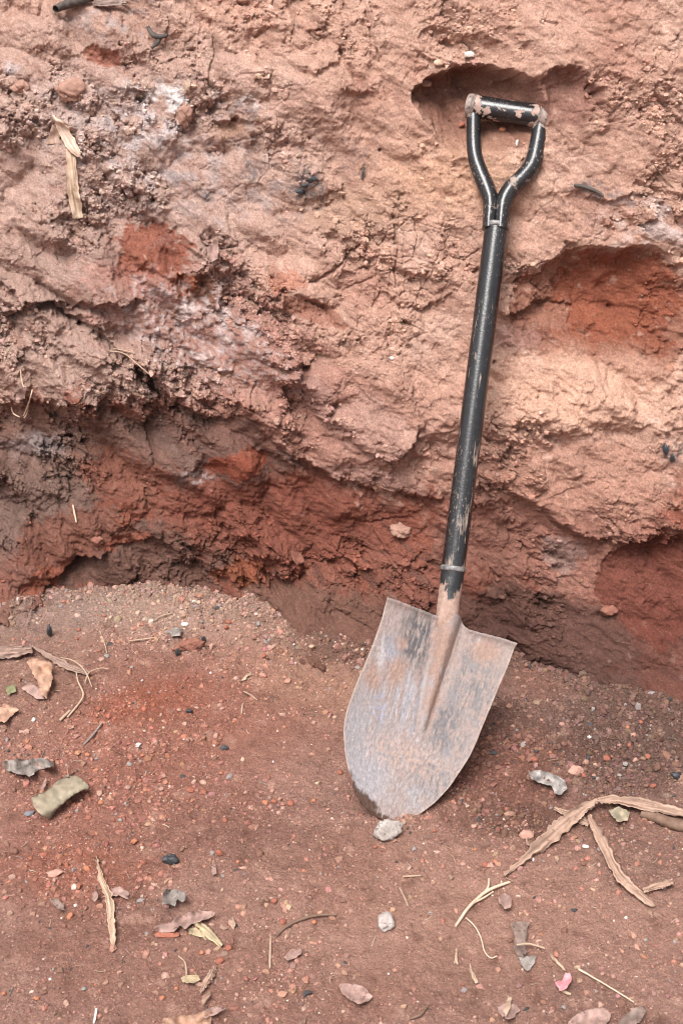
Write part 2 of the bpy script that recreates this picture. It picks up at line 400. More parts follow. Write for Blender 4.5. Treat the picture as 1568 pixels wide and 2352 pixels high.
# darker, redder soil lower down, deepened by shade painted into the colour
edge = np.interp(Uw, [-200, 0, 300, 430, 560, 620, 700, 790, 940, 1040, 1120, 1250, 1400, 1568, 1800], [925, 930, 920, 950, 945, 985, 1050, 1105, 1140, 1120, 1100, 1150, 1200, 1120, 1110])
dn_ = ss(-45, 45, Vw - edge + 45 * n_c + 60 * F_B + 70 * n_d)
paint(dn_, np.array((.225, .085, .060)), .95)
paint(dn_ * ss(-.25, .35, n_a), RED * .80, .55); paint(dn_ * edgy(ss(-.1, .4, n_d)), np.array((.135, .065, .05)), .65)
paint(edgy(blob(150, 1100, 290, 190, 0, .5)) * ss(-60, 40, V - 945 + 60 * n_d), np.array((.19, .112, .088)), .85)
paint(blob(90, 1200, 200, 130, 0, .6), np.array((.165, .108, .09)), .6)
paint(edgy(blob(520, 1030, 190, 80, 10, .6)) * dn_, np.array((.155, .095, .078)), .7)
paint(edgy(blob(330, 1290, 260, 90, 0, .6)), np.array((.135, .077, .06)), .8)
paint(ss(1320, 1440, Vw), np.array((.12, .052, .040)), .8)  # shade near the base painted in over the darker soil
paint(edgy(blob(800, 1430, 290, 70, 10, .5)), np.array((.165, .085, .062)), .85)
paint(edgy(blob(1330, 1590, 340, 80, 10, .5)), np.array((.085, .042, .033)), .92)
paint(edgy(blob(1270, 1240, 260, 140, 15, .8)), np.array((.33, .165, .125)), .7)
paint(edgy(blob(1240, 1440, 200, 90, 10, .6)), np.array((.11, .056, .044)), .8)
paint(edgy(blob(1290, 1090, 260, 80, 5, .6)), np.array((.42, .225, .165)), .7)
# fresh cuts
paint(edgy(m_rs), np.array((.28, .115, .075)), .8); paint(edgy(blob(1440, 690, 140, 110, 10, .6)), np.array((.265, .082, .046)), .85)
paint(edgy(blob(1300, 790, 130, 30, 6)), np.array((.25, .085, .05)), .7); paint(edgy(blob(1510, 790, 60, 30, 6)), np.array((.25, .085, .05)), .8)
paint(blob(1190, 780, 60, 45, 0, .5), np.array((.34, .20, .17)), .6)
paint(m_rf, PALE * np.array((1.0, .90, .82)), .9)
paint(edgy(m_rr), np.array((.155, .050, .035)), .9); paint(edgy(m_c1), RED * .95, .85); paint(edgy(m_c2), np.array((.20, .095, .065)), .85)
paint(edgy(blob(415, 645, 36, 28)), np.array((.34, .10, .045)), .85)
paint(edgy(m_c3), np.array((.30, .125, .085)), .7); paint(edgy(blob(660, 640, 45, 25)), np.array((.44, .17, .11)), .6)
paint(edgy(blob(330, 650, 90, 50, 20)), np.array((.36, .16, .12)), .6)
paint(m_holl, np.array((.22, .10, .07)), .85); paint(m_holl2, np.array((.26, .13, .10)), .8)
paint(m_flare, PEACH * np.array((1.08, 1.06, .95)), .8)
paint(blob(800, 480, 130, 60, 10), np.array((.42, .265, .19)), .6)
paint(edgy(m_c5), RED * 1.1, .7); paint(blob(540, 305, 45, 25), np.array((.35, .2, .13)), .7)
paint(edgy(blob(170, 1230, 160, 60, -20, .6)), RED * .75, .5); paint(edgy(blob(300, 1120, 120, 70, 20, .6)), RED * .85, .55)
paint(edgy(blob(640, 1200, 280, 100, 5, .6)), np.array((.20, .066, .044)), .7)
paint(edgy(blob(540, 1060, 70, 28)), np.array((.29, .075, .04)), .75)
paint(edgy(blob(300, 1245, 50, 22)), RED, .6); paint(edgy(blob(560, 1320, 60, 22)), ORANGE * .75, .6); paint(edgy(blob(60, 1345, 120, 30, -20)), RED * .9, .7)
paint(edgy(blob(1290, 1270, 55, 35)), np.array((.26, .18, .16)), .6)
paint(edgy(blob(850, 1095, 120, 26, 14)), np.array((.41, .24, .195)), .8); paint(edgy(blob(850, 970, 110, 60, 20)), np.array((.43, .26, .21)), .75)
paint(edgy(blob(690, 880, 70, 26, 40)), np.array((.37, .215, .18)), .8)
paint(edgy(blob(450, 760, 190, 90, 25, .8)) * ss(-.1, .25, n_c), ASH * .95, .5)
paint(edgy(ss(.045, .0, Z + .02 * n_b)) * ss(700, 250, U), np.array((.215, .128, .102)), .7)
c *= (1 + .20 * ROUGH * F_B + .22 * F_C * (.25 + .75 * ROUGH))[..., None]
# ash, charcoal and lime from an old fire
paint(blob(385, 225, 45, 40) * ss(-.25, .1, n_b), LIME, .9); paint(blob(320, 185, 26, 20) * ss(-.2, .2, n_b), LIME, .7); paint(blob(560, 240, 40, 12, 5) * ss(-.1, .2, n_b), LIME, .7)
paint(blob(340, 310, 80, 45, 20) * ss(-.1, .3, n_b), ASH * 1.1, .7); paint(blob(35, 165, 30, 30) * ss(-.1, .3, n_b), ASH, .7)
paint(blob(700, 425, 50, 38, -30) * ss(-.25, .1, n_c), CHAR * 1.3, .85); paint(blob(640, 450, 70, 50) * ss(-.1, .3, n_b), ASH * .6, .6)
paint(blob(590, 400, 26, 22) * ss(-.2, .1, n_c), CHAR * 1.6, .7); paint(blob(440, 430, 60, 35, 20) * ss(-.1, .2, n_b), CHAR * 2, .6)
paint(blob(530, 248, 60, 13, 4) * ss(-.2, .2, n_c), CHAR * 1.8, .7); paint(blob(150, 235, 50, 18, 10) * ss(-.2, .2, n_c), CHAR * 1.8, .7)
paint(blob(1400, 440, 80, 20, 10) * ss(-.15, .2, n_c), CHAR * 2, .7); paint(blob(1545, 1050, 25, 35) * ss(-.2, .1, n_c), CHAR, .8)
paint(blob(840, 370, 40, 40) * ss(0, .3, n_c), CHAR * 1.8, .5); paint(blob(270, 40, 110, 50, 0) * ss(-.1, .3, n_b), ASH * .7, .6)
paint(blob(420, 360, 320, 200) * ss(.15, .4, n_b), CHAR * 2.2, .45)
paint(blob(450, 1080, 40, 16) * ss(-.2, .2, n_c), ASH, .6); paint(blob(90, 1040, 70, 30, -10), ASH * .75, .5)
paint(blob(1500, 520, 120, 60, 10) * ss(-.2, .3, n_b), ASH * 1.05, .6); paint(blob(440, 720, 170, 90, 15) * ss(0, .35, n_b), ASH * 1.05, .65)
paint(ss(.3, .5, n_b) * ss(-.1, .3, n_a) * (1 - dn_), PALE * 1.05, .5)
paint(ss(.33, .55, fbm(X * 55, Z * 60, 3, 231)) * (1 - .7 * dn_), np.array((.6, .45, .36)), .35)
c *= (1 + .16 * n_b + .14 * n_c)[..., None]
bank_nu, bank_nv = X.shape[1], X.shape[0]
# crest and the level ground behind it
top_rows = []
for dy, dz in ((.03, .03), (.08, .06), (.16, .09), (.3, .11), (.6, .13), (1.2, .15), (2.5, .2), (6, .3), (14, .4), (40, .5)):
    top_rows.append(np.stack([PX[-1], PY[-1] + dy, PZ[-1] + dz + .02 * fbm(X[-1] * 4 + dy, X[-1] * 0 + dy * 3, 3, 9)], -1))
BV = np.concatenate([np.stack([PX, PY, PZ], -1).reshape(-1, 3), np.concatenate(top_rows)])
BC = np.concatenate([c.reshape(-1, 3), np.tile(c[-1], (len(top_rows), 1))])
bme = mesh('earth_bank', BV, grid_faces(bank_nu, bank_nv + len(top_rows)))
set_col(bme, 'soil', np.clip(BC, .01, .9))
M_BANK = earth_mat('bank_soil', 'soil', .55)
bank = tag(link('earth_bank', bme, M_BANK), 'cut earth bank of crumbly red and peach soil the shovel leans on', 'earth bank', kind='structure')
BANK_C = c

def bil(A, gx, gy, x, y):
    i = int(np.clip(np.searchsorted(gx, x) - 1, 0, len(gx) - 2)); j = int(np.clip(np.searchsorted(gy, y) - 1, 0, len(gy) - 2))
    a = (x - gx[i]) / (gx[i + 1] - gx[i]); b = (y - gy[j]) / (gy[j + 1] - gy[j])
    a = min(max(a, 0), 1); b = min(max(b, 0), 1)
    return (A[j, i] * (1 - a) + A[j, i + 1] * a) * (1 - b) + (A[j + 1, i] * (1 - a) + A[j + 1, i + 1] * a) * b
def box(A, r):
    for ax in (0, 1):
        cs = np.cumsum(np.pad(A, [(r + 1, r) if k == ax else (0, 0) for k in (0, 1)], mode='edge').astype(np.float64), axis=ax)
        A = (np.take(cs, range(2 * r + 1, cs.shape[ax]), ax) - np.take(cs, range(0, cs.shape[ax] - 2 * r - 1), ax)) / (2 * r + 1)
    return A
D_S = np.maximum(box(D, 9), box(D, 3))
def on_bank(px, py, off=0.0, smooth=True):
    d = ray(px, py); A = D_S if smooth else D
    x, z = 0.0, .5; dd = 0.0
    t = 2.5
    for _ in range(25):
        p = CP + d * t
        # signed distance of p in front of the displaced face
        x, z = p[0], p[2]
        for _k in range(2):
            dd = bil(A, bx, bz, x, z) + off; x = p[0] - BN[0] * dd; z = p[2] - BN[2] * dd
        gap = (bank_ref(x, z) + BN[1] * dd) - p[1]
        t += gap * .8
    return Vector(p)

# ================================================================== GROUND
gx = axis(-.64, .64, .0016, 60, 70)
gy = np.concatenate([axis(1.24, 2.62, .0018, 60, 70)])
gy = gy[gy > -40]
GX, GY = np.meshgrid(gx.astype(f32), gy.astype(f32)); GX = GX.astype(f32); GY = GY.astype(f32)
U, V = proj(GX, np.maximum(GY, .35), 0 * GX)
wu = 24 * fbm(GX * 9, GY * 7, 4, 301) + 9 * fbm(GX * 40, GY * 32, 3, 311); wv = 18 * fbm(GX * 9, GY * 7, 4, 321) + 7 * fbm(GX * 40, GY * 32, 3, 331)
RAG = .30 * fbm(GX * 14, GY * 14, 4, 165)
near = 1 - ss(3, 20, np.hypot(GX, GY - 1.8))
G = near * .012 * fbm(GX * 3, GY * 3, 3, 341) + near * .006 * fbm(GX * 9, GY * 9, 3, 351)
G += .026 * blob(420, 1440, 260, 80, 0, .9) + .02 * blob(330, 1560, 260, 90, 0, .9) + .016 * blob(960, 1880, 120, 28, -12, .9)        # loose spill in the bay of the bank
G += .035 * blob(1420, 1700, 300, 90, 5, .9) - .012 * blob(1180, 1900, 120, 45, 0, .8)
G += .02 * blob(830, 1500, 250, 50, 10, .9)
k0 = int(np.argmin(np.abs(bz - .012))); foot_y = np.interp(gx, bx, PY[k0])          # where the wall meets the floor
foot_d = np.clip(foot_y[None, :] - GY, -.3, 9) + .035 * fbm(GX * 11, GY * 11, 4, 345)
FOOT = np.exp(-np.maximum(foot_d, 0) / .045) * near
G += (.021 + .016 * fbm(GX * 5, GX * 0, 3, 347)) * FOOT
G_S = G.copy()
gr = np.full_like(GX, .32)
for b in ((430, 1480, 260, 130, 0, .62), (1380, 1740, 330, 120, 5, 1.0), (300, 1760, 330, 180, 0, .6), (250, 2000, 300, 160, 0, .5), (1180, 1880, 110, 50, 0, .9), (1080, 1780, 160, 80, 0, .7), (690, 2200, 160, 150, 0, .5)):
    gr = np.maximum(gr, blob(*b[:5], .7) * b[5])
gr = np.maximum(gr, ss(.15, .7, FOOT) * .8)
gr *= 1 - .6 * np.maximum(blob(1000, 2180, 300, 110, 0, .6), blob(640, 1720, 160, 60, 0, .6))
gr = np.clip(gr * (1 + .7 * fbm(GX * 10, GY * 10, 3, 361)), .06, 1) * near
qx = GX + .010 * fbm(GX * 25, GY * 25, 3, 371); qy = GY + .010 * fbm(GX * 25, GY * 25, 3, 381)
sel = ss(.0, .35, fbm(GX * 14, GY * 14, 3, 391))
G += gr * .010 * crumbs(qx * 38, qy * 38, 41, .7) * (.25 + .75 * sel)
G += gr * .0062 * crumbs(qx * 85, qy * 85, 43, .7)
G += gr * .0030 * crumbs(qx * 170, qy * 170, 45, .72) + near * .0012 * crumbs(qx * 250, qy * 250, 47, .7)
G += near * (.0015 + .002 * gr) * fbm(GX * 60, GY * 60, 4, 401, .6)
c = np.empty(GX.shape + (3,), f32); c[:] = (.30, .168, .132)
n_a = fbm(GX * 5, GY * 5, 5, 411); n_b = fbm(GX * 26, GY * 26, 4, 421); n_c = fbm(GX * 90, GY * 90, 3, 431)
paint(ss(-.1, .45, n_a), (.335, .192, .15), .6); paint(ss(0, .45, -n_a), (.235, .112, .082), .55)
paint(blob(430, 1660, 330, 130, -8, .8), (.285, .118, .082), .75); paint(blob(230, 1870, 300, 150, -10, .8), (.285, .122, .088), .75)
paint(blob(330, 1630, 150, 40, -12, .6), (.29, .09, .052), .6); paint(blob(180, 2010, 170, 70, 0, .6), (.295, .11, .072), .6)
paint(blob(430, 1420, 250, 80, 0, .6), (.37, .25, .195), .8); paint(blob(760, 1560, 200, 90, 15, .7), (.36, .205, .145), .7)
paint(blob(120, 1440, 170, 50, -10, .6), (.30, .215, .18), .6); paint(blob(90, 1560, 150, 100, 0, .7), (.25, .14, .105), .6)
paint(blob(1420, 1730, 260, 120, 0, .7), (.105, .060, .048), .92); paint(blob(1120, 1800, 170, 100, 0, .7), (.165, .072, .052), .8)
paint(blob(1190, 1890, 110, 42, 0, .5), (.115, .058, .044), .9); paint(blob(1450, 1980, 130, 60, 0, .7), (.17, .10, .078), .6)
paint(blob(560, 1940, 230, 70, 0, .7), (.20, .10, .075), .6); paint(blob(450, 2250, 250, 120, 0, .8), (.24, .115, .085), .5)
paint(blob(1060, 2250, 150, 80, 0, .7), (.20, .105, .08), .5); paint(blob(1330, 2290, 90, 50, 0, .7), (.17, .095, .075), .5)
paint(blob(1050, 2110, 420, 170, 0, .8), (.36, .20, .148), .55)
paint(ss(.22, .5, n_b), (.41, .25, .19), .45); paint(ss(.25, .5, -n_b), (.17, .08, .055), .45)
paint(ss(.38, .55, fbm(GX * 130, GY * 130, 2, 441)), (.45, .30, .24), .4)
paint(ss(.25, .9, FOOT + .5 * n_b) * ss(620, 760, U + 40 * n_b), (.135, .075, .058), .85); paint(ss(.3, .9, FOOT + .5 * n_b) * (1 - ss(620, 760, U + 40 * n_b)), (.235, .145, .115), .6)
f1, f2, cid = worley(qx * 85, qy * 85, 43)
c *= (1 + .16 * n_b + .12 * n_c + .18 * (cid - .5) * gr)[..., None]
GRIT_W = (.08 + gr + .8 * blob(930, 1888, 110, 24) + .5 * blob(1090, 1800, 60, 90) + .7 * ss(.35, .8, FOOT) * ss(-.2, .3, n_b)) ** 1.5
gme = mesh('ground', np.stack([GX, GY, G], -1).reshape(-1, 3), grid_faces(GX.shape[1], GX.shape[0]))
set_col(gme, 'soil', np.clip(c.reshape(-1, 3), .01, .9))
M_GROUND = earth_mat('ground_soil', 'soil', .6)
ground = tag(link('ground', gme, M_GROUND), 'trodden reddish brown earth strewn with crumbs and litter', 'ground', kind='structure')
GROUND_C = c; G_S = np.maximum(box(G, 7), G_S)
def gh(x, y, A=None): return float(bil(G if A is None else A, gx, gy, x, y))
def on_ground(px, py, off=0.0, smooth=True):
    d = ray(px, py); z = 0
    for _ in range(6):
        t = (z + off - CAM_H) / d[2]; p = CP + d * t; z = gh(p[0], p[1], G_S if smooth else G)
    return Vector(p)
# ================================================================== SHOVEL
RM = np.array([[0.96237, 0.24286, 0.12192], [-0.27057, 0.81475, 0.51281], [0.02521, -0.5265, 0.8498]])
BM = np.array([[0.94722, -0.17413, 0.26918], [-0.0887, 0.66451, 0.74199], [-0.30808, -0.72671, 0.61399]])
SO = np.array([0.1805, 2.0742, 0.2225])
TIP = RM.T @ (BM @ np.array([-.017, -.004, -.348]))
def shovel_mat(kind):
    m, t, p = mat_new('worn_black_paint_' + kind)
    co = objco(t); cs = objco(t, (1, 1, .16))
    black = mixc(t, ramp(t, nz(t, 70, 4, .6, co), .35, .65), (.007, .0075, .009), (.014, .0145, .017))
    dust = (.36, .27, .22)
    sep = t.nodes.new('ShaderNodeSeparateXYZ'); t.links.new(co, sep.inputs[0])
    streak = nz(t, 150, 5, .7, cs); fleck = nz(t, 330, 3, .6, objco(t, (1, 1, .4))); chip = nz(t, 34, 5, .62, co, .4)
    lo, hi = {'shaft': (.60, .72), 'arm': (.60, .72), 'grip': (.60, .72)}[kind]
    f = math_n(t, 'MULTIPLY', ramp(t, streak, lo + .05, hi + .06), .4)
    f = math_n(t, 'MAXIMUM', f, math_n(t, 'MULTIPLY', math_n(t, 'MULTIPLY', ramp(t, fleck, .60, .68), ramp(t, nz(t, 9, 3, .6, co), .45, .62)), .55))
    if kind == 'grip':
        f = math_n(t, 'MAXIMUM', f, ramp(t, chip, .535, .56))
        dust = mixc(t, ramp(t, nz(t, 90, 4, .6, co), .3, .7), (.24, .15, .12), (.42, .30, .255))
    elif kind == 'arm':
        f = math_n(t, 'MAXIMUM', f, math_n(t, 'MULTIPLY', ramp(t, chip, .58, .66), .75))
    else:
        # earth clings thickest just above the blade and thins out upwards
        mr = t.nodes.new('ShaderNodeMapRange'); mr.inputs[1].default_value = .43 ; mr.inputs[2].default_value = .62; mr.inputs[3].default_value = .055; mr.inputs[4].default_value = 0
        t.links.new(sep.outputs['Z'], mr.inputs[0])
        f = math_n(t, 'MAXIMUM', f, ramp(t, math_n(t, 'ADD', nz(t, 80, 5, .7, cs), mr.outputs[0]), .60, .70))
        f = math_n(t, 'MINIMUM', f, .8)
    film = math_n(t, 'MULTIPLY', nz(t, 24, 3, .5, co), .025)         # thin even dust film
    c = mixc(t, math_n(t, 'ADD', f, film), black, dust)
    t.links.new(c, p.inputs['Base Color'])
    t.links.new(math_n(t, 'ADD', .24, math_n(t, 'MULTIPLY', f, .55)), p.inputs['Roughness'])
    p.inputs['Specular IOR Level'].default_value = .55
    bump(t, p, math_n(t, 'ADD', nz(t, 300, 3, .6, co), math_n(t, 'MULTIPLY', f, .7)), .25, .0012)
    return m
M_SHAFT, M_ARM, M_GRIP = shovel_mat('shaft'), shovel_mat('arm'), shovel_mat('grip')
M_COLLAR = simple('worn_steel_collar', (.055, .056, .06, 1), (.26, .235, .225, 1), 140, .4, bmp=.2, spec=.6)
M_CAP = simple('dusty_cap_metal', (.10, .08, .072, 1), (.36, .265, .225, 1), 75, .5, bmp=.4, spec=.5, spots=(.025, .025, .028, 1))
M_HOLE = simple('hole_dark', (.006, .005, .005, 1), (.012, .01, .01, 1), 200, .9)

shovel = bpy.data.objects.new('shovel', None); COL.objects.link(shovel)
tag(shovel, 'round point shovel with mud caked blade, black shaft and D handle leaning on the bank', 'shovel')
m3 = Matrix([list(r) for r in RM]).to_4x4()
base = SO + RM @ TIP
m3.translation = Vector(base); shovel.matrix_world = m3
shovel.empty_display_size = .1
def sv(V): return np.asarray(V, float) - TIP

def tube(path, rx, ry, n=40, cap=True):
    """path: (k,3) points; rx, ry radii across the local x and y"""
    P = np.asarray(path, float); k = len(P); rx = np.broadcast_to(rx, k); ry = np.broadcast_to(ry, k)
    T = np.gradient(P, axis=0); T /= np.linalg.norm(T, axis=1)[:, None]
    Y = np.array([0, 1., 0]); S = np.cross(Y, T); S /= np.linalg.norm(S, axis=1)[:, None]; N = np.cross(T, S)
    a = np.linspace(0, 2 * math.pi, n, endpoint=False)
    V = P[:, None] + (np.cos(a)[None, :, None] * S[:, None] * rx[:, None, None] + np.sin(a)[None, :, None] * N[:, None] * ry[:, None, None])
    V = V.reshape(-1, 3); F = grid_faces(n, k, True)
    if cap:
        V = np.concatenate([V, P[:1], P[-1:]]); i = np.arange(n); j = (i + 1) % n
        c0 = np.full(n, k * n); c1 = c0 + 1
        F = np.concatenate([F, np.stack([j, i, c0, c0], 1), np.stack([(k - 1) * n + i, (k - 1) * n + j, c1, c1], 1)])
    return V, F
def tri_ok(name, V, F, smooth=True):
    me = bpy.data.meshes.new(name)
    me.from_pydata([tuple(v) for v in V], [], [tuple(dict.fromkeys(int(i) for i in f)) for f in F])
    me.polygons.foreach_set('use_smooth', [smooth] * len(me.polygons)); me.update(); return me
def spl(pts, n):
    """Catmull-Rom through rows of numbers"""
    P = np.asarray(pts, float); P = np.concatenate([2 * P[:1] - P[1:2], P, 2 * P[-1:] - P[-2:-1]])
    out = []
    segs = len(P) - 3
    for t in np.linspace(0, segs - 1e-6, n):
        i = int(t); f = t - i; a, b, c_, d = P[i:i + 4]
        out.append(.5 * (2 * b + (c_ - a) * f + (2 * a - 5 * b + 4 * c_ - d) * f * f + (3 * b - a - 3 * c_ + d) * f ** 3))
    return np.array(out)

# --- blade: outline in the plane of the blade, dished, with a raised spine below the socket
side = np.array([(-.1159, .1172, .0), (-.1139, .1165, -.0163), (-.1147, .1140, -.0416), (-.1167, .1085, -.0738), (-.121, .1033, -.1131), (-.1258, .0977, -.1498),
                 (-.1282, .0935, -.1832), (-.1289, .0889, -.2071), (-.1251, .0808, -.2316), (-.1123, .0690, -.2655), (-.0963, .0527, -.296), (-.0802, .0345, -.3199), (-.0585, .0110, -.3378), (-.030, -.0080, -.3478), (-.0178, -.0172, -.3496)])
topx = [-.117, -.0867, -.0557, -.0224, -.016, .0, .0167, .0297, .0356, .0569, .0901, .1164, .1206]
topz = [.007, .0094, .0092, .0091, .014, .022, .0212, .0096, .0036, .0032, .0037, .0011, -.0043]
nu, nv = 190, 260
tt = np.linspace(0, 1, nv); zz = -.3496 * (1 - (1 - tt) ** 1.7) * 1.0
zz = np.where(tt > 0, zz, 0)
xl = np.interp(-zz, -side[:, 2], side[:, 0]); xr = np.interp(-zz, -side[:, 2], side[:, 1])
ker = np.ones(9) / 9
def smo(a): return np.concatenate([a[:4], np.convolve(a, ker, 'valid'), a[-4:]])
xl, xr = smo(smo(xl)), smo(smo(xr)); 
s_ = np.linspace(0, 1, nu)
BXm = xl[:, None] * (1 - s_) + xr[:, None] * s_; BZm = np.repeat(zz[:, None], nu, 1)
BZm = BZm + np.interp(BXm, topx, topz) * np.exp(np.minimum(0, zz)[:, None] / .035)
def blade_y(x, z):
    y = -.017 * (x / .12) ** 2 - .005 * ss(-.22, -.35, z)
    k = np.clip((-.19 - z) / (-.19 - .02), 0, 1); hw = .0062 + .0135 * k; h = .003 + .0165 * k
    xs = (x - .0015) / hw; on = ss(-.198, -.176, z)
    y = y - on * h * np.clip(1 - xs * xs, 0, 1) ** 1.3 + on * .0022 * np.exp(-((np.abs(xs) - 1.5) / .5) ** 2)
    return y
BYm = blade_y(BXm, BZm) - .0120 * np.exp(-(np.abs(zz)[:, None] + 0 * BXm) / .0050) * ss(.018, .03, np.abs(BXm - .008))
lump = fbm(BXm * 45 + 3, BZm * 45, 4, 701); film = fbm(BXm * 160, BZm * 130, 3, 711); strk = fbm(BXm * 120, BZm * 14 + BXm * 6, 4, 721, .6)
strk2 = .55 * fbm(BXm * 210, BZm * 38 + BXm * 9, 4, 731, .6) + .5 * fbm(BXm * 70, BZm * 50, 4, 735, .65)
Pw = SO + np.stack([BXm, BYm, BZm], -1) @ BM.T
bu, bv = proj(Pw[..., 0], Pw[..., 1], Pw[..., 2]); CX = (bu / .91857 - 830) / .30612; CY = (bv / .91857 - 1480) / .30612
def bb(cx, cy, rx, ry, ang=0, soft=.6):
    a = R(ang); uu = CX + 60 * lump + 25 * film - cx; vv = CY + 60 * strk - cy
    p = (uu * math.cos(a) + vv * math.sin(a)) / rx; q = (-uu * math.sin(a) + vv * math.cos(a)) / ry
    return 1 - ss(1 - soft, 1 + soft, np.sqrt(p * p + q * q))
c = np.empty(BXm.shape + (3,), f32); c[:] = (.262, .208, .19)
mud = np.ones(BXm.shape)
def film_on(m, col, k):
    global mud
    paint(m, col, k); mud = mud * (1 - np.clip(m * k, 0, 1) * .8)
film_on(bb(330, 1050, 260, 560, 14) * ss(-.25, .25, strk + .3 * film), (.25, .235, .242), .88)
film_on(bb(250, 1480, 190, 260, 0), (.285, .268, .28), .92)
film_on(bb(200, 1120, 110, 200, 0), (.27, .255, .266), .88)
film_on(bb(390, 520, 28, 120, 8), (.42, .39, .39), .7); film_on(bb(490, 480, 70, 110, 0), (.235, .232, .255), .85)
film_on(bb(620, 900, 120, 260, 12) * ss(-.2, .2, strk), (.28, .27, .29), .85)
film_on(bb(690, 360, 120, 250, 8) * ss(-.25, .05, strk2), (.05, .052, .058), .95); film_on(bb(760, 420, 45, 110, 8) * ss(-.2, .2, strk2), (.08, .085, .10), .85)
film_on(bb(830, 1150, 420, 520, 20) * ss(-.05, .4, strk2 + .5 * strk), (.22, .205, .212), .8)
film_on(bb(560, 1500, 330, 330, 20) * ss(-.1, .4, strk2 + .5 * film), (.28, .26, .275), .8)
film_on(bb(1090, 650, 60, 300, 20) * ss(-.2, .1, strk2), (.115, .11, .115), .9); film_on(bb(1210, 830, 120, 230, 22) * ss(-.15, .15, strk2), (.085, .085, .09), .9)
film_on(bb(920, 1080, 110, 170, 25) * ss(-.25, .1, strk2), (.075, .075, .085), .92); film_on(bb(960, 1230, 190, 130, 20) * ss(-.1, .2, strk2), (.10, .10, .105), .85)
film_on(bb(850, 1560, 230, 130, 30) * ss(-.15, .15, strk2), (.10, .10, .11), .88); film_on(bb(720, 1700, 220, 90, 20) * ss(-.1, .3, strk), (.20, .19, .20), .8)
film_on(bb(1190, 420, 30, 60, 10), (.40, .37, .36), .6); film_on(bb(380, 960, 60, 130, 0) * ss(0, .2, film), (.24, .27, .37), .7)
film_on(ss(.30, .5, strk2) * ss(-.1, .3, lump), (.16, .16, .18), .6)
paint(bb(560, 1330, 330, 130, 20) * ss(-.2, .2, film), (.34, .24, .20), .7); mud = np.maximum(mud, bb(560, 1330, 300, 120, 20) * .8)
for q in ((330, 690, 60, 110, 0), (530, 650, 80, 110, 5), (1250, 480, 120, 90, 15), (900, 430, 90, 160, 8), (840, 760, 40, 320, 8), (560, 430, 50, 50, 0)):
    m = bb(*q); paint(m, (.27, .172, .135), .85); mud = np.maximum(mud, m * 1.2)
paint(ss(.34, .5, film) * np.clip(mud, 0, 1), (.33, .19, .14), .6)
mud_w = 1
wet = np.maximum.reduce([bb(150, 1590, 60, 150, -25, .3), bb(265, 1730, 70, 130, -45, .3), bb(390, 1850, 170, 42, 22, .3)])
mud = np.maximum(mud, wet); c = c * .93 + np.array((.31, .215, .178), f32) * .07
paint(wet, (.06, .027, .015), .95); paint(bb(140, 1540, 30, 60, -25, .4), (.30, .10, .05), .8); paint(bb(560, 1880, 150, 30, -8, .4), (.30, .19, .13), .7)
rim = np.minimum(s_[None, :], 1 - s_[None, :]) * (xr - xl)[:, None]
paint(ss(.004, .001, rim) * (1 - wet), (.36, .28, .24), .7)
c *= (1 + .14 * film + .08 * strk2)[..., None]
BYm = BYm - np.clip(mud, 0, 1.2) * (.0018 * lump + .0016 * film + .0008) - .0004 * strk2
Vb = np.stack([BXm, BYm, BZm], -1).reshape(-1, 3) @ BM.T @ RM
bl = mesh('blade', sv(Vb), grid_faces(nu, nv))
set_col(bl, 'film', np.clip(c.reshape(-1, 3), .01, .9)); set_f(bl, 'mud', np.clip(mud, 0, 1).ravel())
m, t, p = mat_new('muddy_steel')
co = objco(t); a = attr(t, 'film').outputs['Color']; mu = attr(t, 'mud').outputs['Fac']
ca_ = t.nodes.new('ShaderNodeMapping'); ca_.inputs['Rotation'].default_value = (0, R(-11), 0); t.links.new(objco(t), ca_.inputs['Vector'])
cs_ = t.nodes.new('ShaderNodeMapping'); cs_.inputs['Scale'].default_value = (1, 1, .09); t.links.new(ca_.outputs[0], cs_.inputs['Vector'])
scr = nz(t, 380, 5, .7, cs_.outputs[0])
k = mixc(t, 1.0, a, ramp(t, nz(t, 260, 5, .7, co), .3, .72, (.80, .78, .77, 1), (1.15, 1.16, 1.17, 1)), 'MULTIPLY')
k = mixc(t, math_n(t, 'SUBTRACT', 1.0, math_n(t, 'MULTIPLY', mu, .6)), k, mixc(t, 1.0, k, ramp(t, scr, .36, .64, (.72, .72, .74, 1), (1.13, 1.13, 1.14, 1)), 'MULTIPLY'))
t.links.new(k, p.inputs['Base Color'])
t.links.new(math_n(t, 'ADD', .34, math_n(t, 'MULTIPLY', mu, .5)), p.inputs['Roughness'])
p.inputs['Metallic'].default_value = .05; p.inputs['Specular IOR Level'].default_value = .4
bump(t, p, nz(t, 350, 5, .7, co), .35, .002)
M_BLADE = m
blo = link('blade', bl, M_BLADE, shovel); blo['label'] = 'round point steel blade smeared with dried pale mud'
sm_ = blo.modifiers.new('thickness', 'SOLIDIFY'); sm_.thickness = .0022; sm_.offset = 0

def sx(z): return -.002 + .010 * (z - .1)
